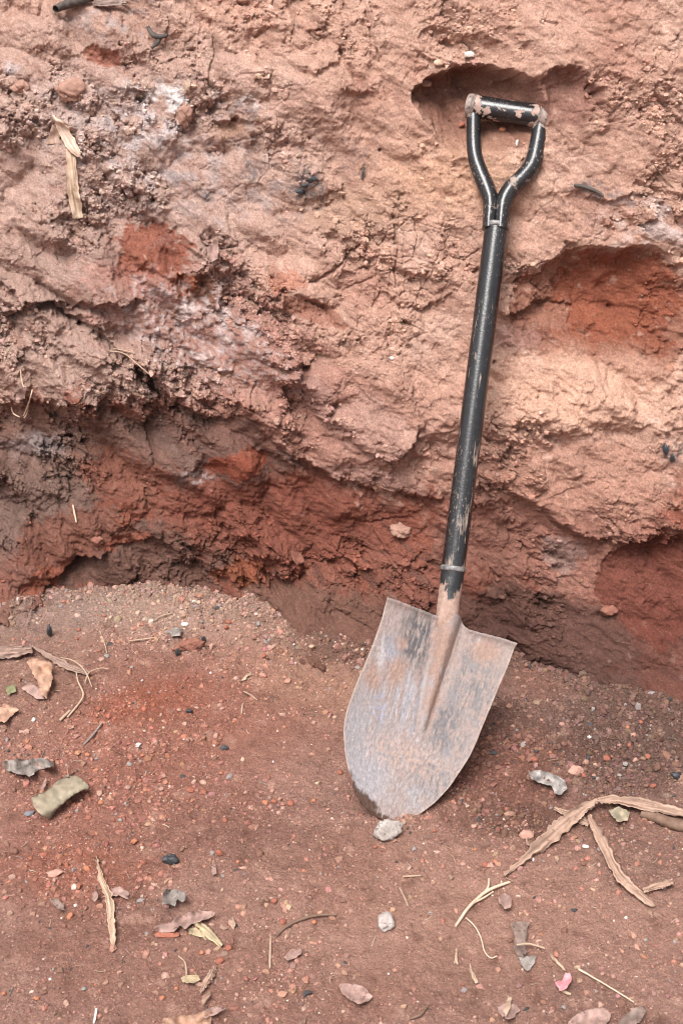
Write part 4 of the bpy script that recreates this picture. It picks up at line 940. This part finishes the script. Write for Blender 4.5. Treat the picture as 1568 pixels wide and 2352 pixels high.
leaf('leaf_fragment', 'ragged ashen leaf on dark crumbs at the right', 'leaf', [(1212, 1775), (1228, 1768), (1250, 1772), (1275, 1780), (1296, 1792), (1302, 1812), (1288, 1826), (1272, 1822), (1266, 1806), (1240, 1798), (1220, 1790)], L_ASHY, off=.010, curl=.012, wave=.012, rag=2)
strip('dry_reed', 'broad dry reed blade sloping down left at the right', 'reed', [(1158, 2012, 8, .004), (1200, 1976, 20, .008), (1250, 1932, 36, .012), (1300, 1888, 40, .016), (1340, 1856, 28, .020), (1372, 1838, 14, .024)], L_TAN, arch=.008, n=60, rag=1.4)
strip('dry_reed', 'broad dry reed blade running off the right edge', 'reed', [(1366, 1840, 12, .026), (1410, 1836, 26, .024), (1470, 1846, 30, .018), (1530, 1858, 26, .014), (1600, 1876, 24, .012)], L_TAN, arch=.008, n=50, rag=1.4, seed=2)
strip('dry_reed', 'folded dry reed blade bending down at the right', 'reed', [(1350, 1872, 10, .016), (1366, 1905, 22, .014), (1390, 1950, 24, .010), (1415, 2000, 28, .008), (1440, 2030, 30, .012), (1470, 2056, 24, .006), (1503, 2082, 10, .003)], L_TAN, arch=.007, n=56, rag=1.2, seed=3)
strip('dry_reed', 'short cut reed piece at the tip of the folded reed', 'reed', [(1476, 2046, 14, .006), (1510, 2034, 20, .010), (1545, 2024, 16, .012)], L_TAN, arch=.003, seed=4)
strip('dry_reed', 'short reed scrap crossing under the sloping reed blade', 'reed', [(1272, 1855, 10, .008), (1300, 1868, 18, .006), (1330, 1882, 24, .005), (1352, 1892, 18, .006)], L_TAN, arch=.004, seed=5)
leaf('dry_leaf', 'pale leaf sliver tucked under the sloping reed', 'leaf', [(1205, 1922), (1214, 1934), (1245, 1930), (1260, 1936), (1230, 1944), (1208, 1940)], L_TAN, off=.004, curl=.004)
leaf('dry_leaf', 'olive yellow leaf behind the reeds', 'leaf', [(1396, 1862), (1420, 1852), (1446, 1866), (1440, 1885), (1420, 1888), (1405, 1874)], L_OLIVE, off=.006, curl=.010)
stick('rotten_stick', 'dark rotten stick beside the reed at the right edge', 'stick', [(1470, 1868, .006, .006), (1510, 1880, .009, .008), (1550, 1893, .010, .008), (1600, 1905, .009, .008)], M_TWIGB)
stick('forked_straw', 'forked dry stem lying below the sloping reed', 'stem', [(1045, 2128, .0022, .003), (1075, 2085, .0024, .006), (1110, 2052, .0026, .008), (1140, 2036, .0024, .008), (1170, 2026, .002, .005)], M_ROOT, branches=(((1106, 2056, .0018, .008), (1120, 2038, .0016, .01), (1122, 2018, .0012, .008)), ((1085, 2075, .0016, .006), (1110, 2062, .0015, .006), (1132, 2048, .0012, .005))))
stick('curled_fibre', 'thin curled fibre below the forked stem', 'fibre', [(1070, 2108, .0009, .004), (1090, 2128, .001, .006), (1104, 2155, .001, .005), (1112, 2185, .001, .004), (1126, 2200, .001, .004), (1140, 2196, .0009, .004)], M_ROOT, n=40)
leaf('dead_leaf', 'dark grey dead leaf lying upright at lower right', 'leaf', [(1172, 2122), (1182, 2116), (1200, 2118), (1214, 2116), (1210, 2140), (1208, 2165), (1210, 2185), (1200, 2198), (1188, 2196), (1180, 2180), (1182, 2150)], L_DARK, off=.005, curl=.007, wave=.005)
leaf('dead_leaf', 'small forked leaf tip below the dark grey leaf', 'leaf', [(1186, 2198), (1206, 2196), (1232, 2194), (1224, 2216), (1210, 2230), (1200, 2220)], L_GREY, off=.005, curl=.005)
stick('leaf_stalk', 'pale stalk sticking out right of the dark grey leaf', 'stalk', [(1186, 2170, .0014, .010), (1215, 2168, .0016, .012), (1250, 2178, .0012, .006)], L_STRAW, n=14)
leaf('paper_scrap', 'pink scrap of paper at lower right', 'paper scrap', [(1274, 2256), (1290, 2252), (1298, 2234), (1308, 2234), (1312, 2250), (1300, 2270), (1284, 2276)], M_PINKP, off=.006, curl=.008)
strip('straw_piece', 'flat straw above the pink paper scrap', 'straw', [(1264, 2194, 5, .004), (1280, 2212, 8, .006), (1298, 2230, 5, .004)], L_STRAW, arch=.002, n=14, m_=5)
stick('straw_piece', 'cut straw end just below the pink paper scrap', 'straw', [(1288, 2274, .0022, .003), (1300, 2280, .0024, .004), (1310, 2284, .002, .003)], L_STRAW, n=8)
rock('straw_knot', 'cream knot at the upper end of the long thin stem', 'chip', 1325, 2224, 15, L_STRAW, 51, base_=I3)
stick('long_stem', 'long thin stem running to the lower right corner', 'stem', [(1328, 2226, .0016, .006), (1370, 2250, .0012, .006), (1420, 2280, .0011, .005), (1455, 2302, .001, .004)], M_ROOT)
leaf('dry_leaf', 'oval pinkish leaf at the bottom middle', 'leaf', [(778, 2262), (792, 2258), (830, 2264), (845, 2276), (856, 2288), (846, 2300), (822, 2306), (800, 2294), (785, 2280)], L_PINK, off=.005, curl=.008)
leaf('dry_leaf', 'small notched leaf at the bottom right of centre', 'leaf', [(1140, 2312), (1160, 2304), (1186, 2308), (1194, 2320), (1178, 2338), (1160, 2340), (1148, 2330)], L_PINK, off=.005, curl=.006)
leaf('dry_leaf', 'upright straw sliver on the small notched leaf', 'leaf', [(1165, 2285), (1174, 2290), (1172, 2312), (1160, 2336), (1156, 2325)], L_STRAW, off=.012, curl=.002)
leaf('dry_leaf', 'large pink leaf cut by the bottom edge at right', 'leaf', [(1296, 2370), (1304, 2348), (1325, 2328), (1350, 2318), (1385, 2314), (1402, 2326), (1398, 2345), (1372, 2375)], L_PINK, off=.005, curl=.008)
leaf('dead_leaf', 'dark mauve leaf cut by the bottom edge at far right', 'leaf', [(1410, 2365), (1425, 2340), (1455, 2316), (1478, 2310), (1484, 2322), (1470, 2345), (1445, 2370)], L_DARK, off=.005, curl=.007)
stick('curved_twig', 'brown curved twig near the bottom centre right', 'twig', [(940, 2340, .002, .003), (965, 2330, .0024, .005), (980, 2312, .0018, .004)], M_TWIGB)
stick('brown_root', 'dark root running up to a straw in the lower middle', 'root', [(634, 2150, .0022, .003), (655, 2130, .0024, .004), (690, 2112, .0026, .004), (730, 2102, .0022, .005), (772, 2100, .002, .005)], M_TWIGB)
stick('straw_piece', 'tall pale straw standing out at lower middle', 'straw', [(622, 2152, .0014, .004), (621, 2180, .0018, .005), (620, 2205, .0017, .005), (620, 2224, .0012, .003)], L_STRAW, n=14)
stick('straw_piece', 'split pale straw pointing down right of the jagged stone', 'straw', [(1048, 2180, .0014, .004), (1047, 2200, .002, .005), (1050, 2216, .0014, .003)], L_STRAW, n=12, branches=(((1047, 2196, .0014, .005), (1043, 2214, .0012, .004)),))
strip('straw_piece', 'flat white straw sliver right of the split straw', 'straw', [(1078, 2212, 3, .003), (1084, 2234, 9, .005), (1094, 2258, 5, .003)], L_STRAW, arch=.002, n=14, m_=5)
stick('straw_piece', 'brown straw between the two white stones', 'straw', [(918, 2040, .0018, .003), (928, 2060, .002, .004), (937, 2082, .0018, .003)], L_TAN, n=10)
stick('straw_piece', 'pale straw lying flat right of the stone at the tip', 'straw', [(925, 2013, .0014, .003), (945, 2012, .0016, .004), (968, 2011, .0012, .003)], L_STRAW, n=10)
stick('straw_piece', 'long dry stalk slanting up towards the left bank blades', 'straw', [(155, 1648, .0018, .004), (180, 1618, .002, .006), (192, 1595, .002, .008), (180, 1565, .0016, .012), (176, 1545, .0013, .012)], L_STRAW)
stick('straw_piece', 'short thick straw end at the foot of the slanting stalk', 'straw', [(138, 1655, .0024, .003), (150, 1643, .0028, .004), (162, 1632, .0022, .003)], L_STRAW, n=8)
stick('straw_piece', 'arching straw right of the narrow bronze blade', 'straw', [(140, 1510, .001, .010), (170, 1518, .0013, .016), (195, 1540, .0013, .014), (212, 1578, .0011, .006)], L_STRAW)
stick('straw_piece', 'curved straw above the arching straw', 'straw', [(195, 1570, .0011, .006), (205, 1545, .0013, .012), (230, 1535, .0012, .010), (250, 1536, .001, .008)], L_STRAW)
stick('straw_piece', 'grey stalk slanting in the middle of the left ground', 'straw', [(192, 1712, .0018, .003), (212, 1690, .0019, .005), (235, 1660, .0015, .004)], L_GREY, n=10)
strip('straw_piece', 'split pale straw in the open ground left of the blade', 'straw', [(552, 1566, 4, .003), (565, 1556, 8, .005), (578, 1545, 5, .004)], L_STRAW, arch=.002, n=12, m_=5)
stick('straw_piece', 'brown twiglet below the split pale straw', 'straw', [(560, 1588, .0015, .003), (578, 1598, .0017, .004), (592, 1608, .0013, .003)], L_TAN, n=10)
stick('straw_piece', 'small upright straw bit below the brown twiglet', 'straw', [(558, 1617, .0016, .003), (556, 1628, .0018, .004), (555, 1640, .0014, .003)], L_STRAW, n=8)
stick('straw_piece', 'pale straw on the spill of crumbs at left', 'straw', [(296, 1472, .0012, .005), (330, 1468, .0014, .006), (360, 1464, .0011, .005)], L_STRAW, n=14)
stick('straw_piece', 'bent straw higher up the spill of crumbs', 'straw', [(355, 1425, .0012, .005), (370, 1415, .0014, .006), (395, 1408, .001, .005)], L_STRAW, n=14)
stick('straw_piece', 'fine upright straw left of the red brick clod', 'straw', [(230, 1450, .001, .005), (240, 1475, .0012, .007), (246, 1500, .001, .005)], L_STRAW, n=12)
leaf('leaf_fragment', 'tiny dry husk right of the blade among dark crumbs', 'husk', [(1274, 1660 + 150 - 10), (1282, 1806), (1280, 1822), (1272, 1812)], L_TAN, off=.006, curl=.004)
rock('white_bean', 'small white pellet right of the sloping reed', 'pellet', 1343, 1946, 17, M_WHITE, 52, shape=(1, .55, .5), ang=-10, base_=I3, cuts=2, amp=.05)
rock('white_bean', 'small white pellet standing left of the other one', 'pellet', 1223, 1975, 10, M_WHITE, 53, shape=(.6, 1, .6), base_=I3, cuts=2, amp=.05)
leaf('dry_leaf', 'grey pink crumpled leaf below the forked stem', 'leaf', [(1142, 2060), (1160, 2050), (1174, 2062), (1172, 2085), (1158, 2088), (1146, 2075)], L_PINK, off=.005, curl=.006, wave=.006)
leaf('dry_leaf', 'torn pale leaf fragment on the crumb spill at left', 'leaf', [(385, 1450), (405, 1440), (420, 1446), (415, 1460), (395, 1462)], L_GREY, off=.006, curl=.005)

# ---- on the ground: stones
rock('white_stone', 'whitish pitted stone touching the tip of the blade', 'stone', 889, 1921, 66, M_LIMEST, 61, shape=(1.0, .72, .72), ang=20, sink=.12, cuts=9, amp=.18, fine=.07)
js = rock('jagged_stone', 'jagged whitish stone alone on the trodden earth', 'stone', 887, 2124, 54, simple('jagged_limestone', (.33, .28, .258, 1), (.47, .42, .39, 1), 70, .9, bmp=.6, spots=(.24, .17, .15, 1)), 74, shape=(.8, 1.1, .6), ang=-15, sink=.2, cuts=18, amp=.30, fine=.06)
rock('charcoal_lump', 'black faceted charcoal lump at lower left', 'charcoal', 391, 1981, 37, M_CHAR, 62, shape=(1, .9, .8), cuts=14, amp=.2, fine=.08)
rock('charcoal_lump', 'small black lump beside pink crumbs on the left ground', 'charcoal', 435, 1637, 20, M_CHAR, 63, cuts=12, base_=I3)
rock('charcoal_lump', 'upright black charcoal piece below the left bank', 'charcoal', 115, 1462, 26, M_CHAR, 64, shape=(.55, .6, 1.3), sink=.05, cuts=14)
rock('brick_clod', 'fired red clod holding charcoal on the left ground', 'clod', 440, 1490, 58, M_CLODR, 65, shape=(1.2, .6, .5), ang=15, cuts=8, amp=.4, fine=.09)
rock('charcoal_lump', 'black charcoal bit at the front of the fired red clod', 'charcoal', 409, 1506, 20, M_CHAR, 67, shape=(.7, .7, 1), sink=0, cuts=12, base_=I3)
rock('charcoal_lump', 'charcoal bit at the right end of the fired red clod', 'charcoal', 468, 1476, 18, M_CHAR, 68, shape=(.7, .7, 1), sink=0, cuts=12, base_=I3)
rock('lime_stone', 'small chalky stone on the crumb spill', 'stone', 425, 1436, 18, M_WHITE, 69, base_=I3)
rock('slate_chip', 'flat blue grey stone chip left of the rolled olive leaf', 'stone', 70, 1870, 28, M_SLATE, 70, shape=(1, .7, .35), ang=15, base_=I3)
rock('round_stone', 'round dark grey stone in the open red ground', 'stone', 516, 1720, 20, PEB['dark'], 71, base_=I3, cuts=3)
rock('red_slab', 'flat dark red slab below the ragged pink leaf', 'clod', 385, 2148, 62, PEB['red'], 72, shape=(1, .42, .25), ang=0, cuts=6)
rock('pink_slab', 'flat pinkish wedge stone left of the twisted husk', 'stone', 132, 2008, 42, PEB['pink'], 73, shape=(1, .55, .4), ang=15, cuts=10)
rock('tan_clod', 'crumbly tan clod above the sloping reed tip', 'clod', 1208, 1892 + 190 - 162, 34, PEB['pink'], 75, shape=(1, .8, .5), cuts=5)
rock('bark_chip', 'black chip near the bottom edge', 'charcoal', 1208, 2319, 16, M_CHAR, 76, shape=(1, .45, .4), ang=30, base_=I3)
rock('charcoal_lump', 'dark smudge of charcoal on the trodden earth at lower right', 'charcoal', 1318, 2092, 17, M_CHAR, 77, shape=(1, .7, .4), base_=I3)
rock('charcoal_lump', 'black coal chip on dark crumbs at the right edge', 'charcoal', 1552, 1785, 26, M_CHAR, 78, cuts=12, base_=I3)
rock('pale_clod', 'large pale red clod right of the ashen leaf', 'clod', 1322, 1776, 34, PEB['pink'], 79, cuts=6)
rock('brown_clod', 'dark brown clod left of the ashen leaf', 'clod', 1219, 1790, 26, PEB['brown'], 80, cuts=6)

# ---- pebbles one can count
protos = {}
for kname, mt in PEB.items():
    protos[kname] = []
    for k in range(4):
        me = tri_ok('pebble', rock_shape(I3, 200 + k * 7 + len(kname), .25, 8, .75, .07), I3[1]); me.materials.append(mt); protos[kname].append(me)
PL = {'red': 'small rust red stone lying loose on the ground', 'orange': 'small orange stone lying loose on the ground', 'pink': 'small pinkish stone lying loose on the ground', 'brown': 'small dark brown crumb of earth lying loose on the ground',
      'grey': 'small grey stone lying loose on the ground', 'tan': 'small tan stone lying loose on the ground', 'dark': 'small black cinder lying loose on the ground', 'white': 'small whitish grit stone lying loose on the ground'}
def pebble(px, py, wpx, k, i):
    p_ = on_ground(px, py, 0); r = wpx * .5 * (Vector(CP) - p_).length / FPX
    o = bpy.data.objects.new('pebble', protos[k][i % 4]); COL.objects.link(o)
    o.location = p_ + Vector((0, 0, r * .28)); o.scale = (r * random.uniform(.85, 1.1), r * random.uniform(.85, 1.1), r * random.uniform(.7, 1.05)); o.rotation_euler = (random.uniform(-.5, .5), random.uniform(-.5, .5), random.uniform(0, 6.3))
    tag(o, PL[k], 'pebble', k + ' pebbles scattered on the ground')
H7 = '745,40,27,pink 735,100,24,pink 870,105,32,red 930,115,27,red 1120,115,22,pink 1240,110,22,pink 1250,155,27,red 1325,165,27,red 1025,240,24,red 1430,150,20,orange 1445,72,17,tan 615,340,31,orange 650,365,15,tan 1000,390,36,red 655,435,27,red 395,465,31,orange 475,435,20,pink 520,435,17,pink 1085,430,16,orange 1015,495,17,grey 625,548,17,pink 320,680,29,orange 365,675,18,brown 172,678,17,pink 108,632,16,brown 345,628,15,white 370,640,13,red 45,522,19,orange 122,522,14,grey 330,535,11,white 245,530,12,grey 1185,395,27,brown 1250,610,30,red 1300,650,20,pink 1430,705,20,orange 1290,705,27,red 1040,825,33,red 1000,885,32,red 950,840,22,pink 170,1055,22,orange 205,1025,20,brown 70,995,15,pink 385,1010,24,grey 435,990,11,orange 485,1110,17,pink 740,1050,20,orange 20,1030,18,orange 48,1018,11,dark 590,1080,13,pink 1080,1035,20,pink 65,385,34,brown 125,375,28,brown 140,415,20,red 410,150,18,red 460,160,20,orange 405,230,25,red 550,240,16,grey 375,150,14,pink 335,170,17,red 650,115,14,orange 790,195,11,grey 540,690,12,pink 430,890,10,dark 565,885,9,dark 325,915,10,dark 700,300,14,pink 520,240,13,red 480,40,15,brown 600,65,13,grey 920,845,18,orange 1370,750,12,pink 480,925,10,pink 230,965,12,white 1385,470,15,orange'
H5 = '650,770,11,white 570,805,14,pink 655,945,12,orange 690,950,16,orange 745,985,12,tan 1065,960,14,orange 1265,1000,12,tan 1430,965,22,pink 575,1030,12,pink 400,1110,20,orange 125,1050,24,orange 1030,530,24,red 1270,530,13,tan 235,1005,18,pink 155,950,17,white 680,825,11,grey 720,830,11,dark 570,925,14,red 450,900,20,red 600,710,15,grey 490,660,22,grey 110,860,14,orange 820,905,20,pink 1000,885,22,pink 940,930,14,red 700,590,12,pink 520,540,12,red 360,540,17,red 350,580,17,red 1060,600,11,grey 1290,710,12,pink 1180,790,14,pink 70,1110,12,dark 130,1110,14,dark 40,1090,11,dark 960,735,11,white 1340,605,9,white 660,1000,11,tan 500,970,12,grey 690,950,13,orange 1105,1130,16,tan 1245,1140,11,white 1460,890,13,pink 440,450,14,pink 780,400,12,grey 590,380,11,orange'
H8 = '560,440,25,pink 660,445,32,red 705,430,20,orange 270,465,17,pink 243,652,13,tan 365,675,14,brown 320,720,17,brown 775,790,22,brown 915,760,15,orange 1020,745,30,brown 1390,785,17,grey 1385,865,18,orange 955,905,17,brown 30,660,14,pink 60,770,11,pink 525,1035,20,brown 1280,1080,30,brown 1220,1130,27,pink 1195,940,18,pink 1245,955,22,pink 1490,325,14,grey 1545,430,14,pink 615,375,14,orange 430,290,17,red 690,335,12,grey 650,150,17,pink 760,190,19,red 950,400,17,pink 870,700,17,pink 880,640,13,brown 1105,440,20,brown 130,560,18,brown 190,545,15,pink 1480,330,12,orange 1410,345,16,pink 1520,130,14,dark 1300,685,12,white 370,200,12,pink 160,360,16,red 180,385,12,red 560,990,13,red 400,680,14,brown 625,258,10,grey 480,110,14,red 220,940,9,white 830,920,12,tan 1130,895,9,white 1165,1020,11,grey 1020,1095,20,grey 710,850,14,brown'
i = 0
occupied = []
for txt, x0, y0 in ((H7, 0, 1920), (H5, 0, 1280), (H8, 850, 1920)):
    for tok in txt.split():
        a, b, s, k = tok.split(',')
        px, py = (x0 + float(a) * .5485) * .91857, (y0 + float(b) * .5485) * .91857
        pebble(px, py, float(s) * .5485 * .91857 * 1.28, k, i); i += 1
zones = ((420, 1440, 260, 60, 40), (1360, 1740, 220, 70, 60), (300, 1800, 300, 120, 30), (250, 2050, 250, 150, 20), (1120, 1820, 90, 60, 18), (700, 1700, 150, 200, 12))
for zx, zy, rx, ry, nn in zones:
    for _ in range(nn if i < 296 else 0):
        px, py = random.gauss(zx, rx * .6), random.gauss(zy, ry * .6)
        if not (8 < px < 1560 and 1370 < py < 2340) or i >= 298: continue
        if 790 < px < 1175 and py < 1890: continue
        dk = zx > 1000
        k = random.choices(list(PEB), (3, 1, 2, 6, 1, .4, .5, .3) if dk else (4, 3, 4, 2, 1.2, 1.6, .3, .6))[0]
        pebble(px, py, random.choice((7, 8, 9, 10, 12, 15)) * (1.25 if dk else 1), k, i); i += 1

# ---- grit nobody could count
def scatter(name, label, cat, P, S, Ccol, mat, sub=0, aspect=None):
    nP = len(P)
    bases = [rock_shape(I1, 500 + k, .45, 7, .8, .12) for k in range(10)]
    Fb = I1[1]; nb = len(I1[0]); V = np.empty((nP, nb, 3), f32); rng = np.random.default_rng(5)
    which = rng.integers(0, 10, nP); ang = rng.uniform(0, 6.28, nP); tl = rng.normal(0, .6, nP)
    for k in range(10):
        I = np.where(which == k)[0]
        b = bases[k][None] * rng.uniform(.75, 1.3, (len(I), 1, 3)) * S[I, None, None]
        ca, sa = np.cos(ang[I])[:, None], np.sin(ang[I])[:, None]; ct, st = np.cos(tl[I])[:, None], np.sin(tl[I])[:, None]
        y = b[..., 1] * ct - b[..., 2] * st; z = b[..., 1] * st + b[..., 2] * ct; x = b[..., 0]
        V[I, :, 0] = x * ca - y * sa; V[I, :, 1] = x * sa + y * ca; V[I, :, 2] = z
    V += P[:, None, :]
    F = (Fb[None] + (np.arange(nP) * nb)[:, None, None]).reshape(-1, 3)
    me = mesh(name, V.reshape(-1, 3), F, False)
    set_col(me, 'soil', np.clip(np.repeat(Ccol, nb, 0), .01, .9))
    return tag(link(name, me, mat), label, cat, kind='stuff')
m, t, p = mat_new('grit')
co = objco(t)
t.links.new(mixc(t, 1.0, attr(t, 'soil').outputs['Color'], ramp(t, nz(t, 500, 3, .6, co), .3, .7, (.75, .74, .73, 1), (1.25, 1.25, 1.25, 1)), 'MULTIPLY'), p.inputs['Base Color'])
p.inputs['Roughness'].default_value = .92; p.inputs['Specular IOR Level'].default_value = .2
M_GRIT = m
rng = np.random.default_rng(21)
def pick(n_, W, gxx, gyy, xr_, yr_):
    ii = np.where((gxx > xr_[0]) & (gxx < xr_[1]))[0]; jj = np.where((gyy > yr_[0]) & (gyy < yr_[1]))[0]
    w_ = W[np.ix_(jj, ii)].ravel().astype(np.float64); w_ /= w_.sum()
    k = rng.choice(len(w_), n_, p=w_); return jj[k // len(ii)], ii[k % len(ii)]
# ground grit
NG = 78000
j, i_ = pick(NG, GRIT_W, gx, gy, (-.9, .9), (1.15, 2.62))
S = .0011 * (1 + rng.pareto(2.45, NG)); S = np.clip(S, .0009, .0066) * (.75 + .5 * gr[j, i_])
P = np.stack([gx[i_] + rng.uniform(-.001, .001, NG), gy[j] + rng.uniform(-.001, .001, NG), G[j, i_] + S * .12], -1)
Cg = GROUND_C[j, i_] * rng.uniform(.72, 1.25, (NG, 1)) * (1 + rng.normal(0, .06, (NG, 3)))
r_ = rng.random(NG)[:, None]
dkz = np.clip((GX[j, i_] - .12) / .2, 0, 1) * (GY[j, i_] > 1.85)
Cg = np.where((r_ < .09) & (dkz < .5)[:, None], (.33, .15, .11), Cg); Cg = np.where((r_ > .09) & (r_ < .105) & (dkz < .4)[:, None], (.50, .40, .34), Cg); Cg = np.where((r_ > .125) & (r_ < .145), (.24, .20, .19), Cg)
Cg = np.where((r_ > .16) & (r_ < .18), (.06, .055, .055), Cg); Cg = np.where(((r_ > .18) & (r_ < .25)) & (dkz < .5)[:, None], (.38, .235, .185), Cg)
scatter('gravel', 'fine grit and crumbs of earth covering the ground', 'gravel', P, S, Cg, M_GRIT)
# crumbs clinging to the broken face
NB = 24000
j, i_ = pick(NB, np.clip(ROUGH - .12, 0, 1) ** 1.1, bx, bz, (-.85, .9), (-.02, 1.28))
S = np.clip(.0012 * (1 + rng.pareto(2.3, NB)), .001, .0062)
Nrm = np.stack([np.full(NB, BN[0]), np.full(NB, BN[1]), np.full(NB, BN[2])], -1)
P = np.stack([PX[j, i_], PY[j, i_], PZ[j, i_]], -1) - Nrm * (S * .15)[:, None]
Cb = BANK_C[j, i_] * rng.uniform(.70, 1.10, (NB, 1)) * (1 + rng.normal(0, .03, (NB, 3)))
scatter('earth_crumbs', 'loose crumbs of soil clinging to the broken bank face', 'soil crumbs', P, S, Cb, M_GRIT)

# short dry bits, alike and countable
sb = []
for k in range(5):
    rr = np.random.default_rng(900 + k); L = 1.0; n = 9
    P_ = np.stack([np.linspace(-.5, .5, n), .08 * np.sin(np.linspace(0, 3, n) + k) * rr.uniform(-1, 1), np.zeros(n)], -1)
    V, F = tube(P_ + np.array([0, 0, .0]), np.full(n, .05) * (1 - .5 * np.abs(np.linspace(-1, 1, n)) ** 3), np.full(n, .03), 6)
    me = tri_ok('straw_fragment', V, F); set_col(me, 'tone', np.ones((len(V), 3))); me.materials.append([L_STRAW, L_TAN, L_STRAW, M_ROOT, L_GREY][k]); sb.append(me)
n = 0
while n < 95:
    px, py = random.uniform(5, 1560), random.uniform(1420, 2345)
    if 780 < px < 1190 and py < 1900: continue
    if py < 1660 and px > 700: continue
    if random.random() > (.95 if px < 300 or py < 1700 else .5): continue
    q = on_ground(px, py, .0025)
    o = bpy.data.objects.new('straw_fragment', sb[n % 5]); COL.objects.link(o)
    L = random.uniform(.007, .018); o.scale = (L, L, L); o.location = q; o.rotation_euler = (random.uniform(-.1, .1), random.uniform(-.25, .25), random.uniform(0, 6.3))
    tag(o, 'tiny bit of dry straw strewn on the ground', 'straw', 'tiny dry straw bits strewn over the ground'); n += 1
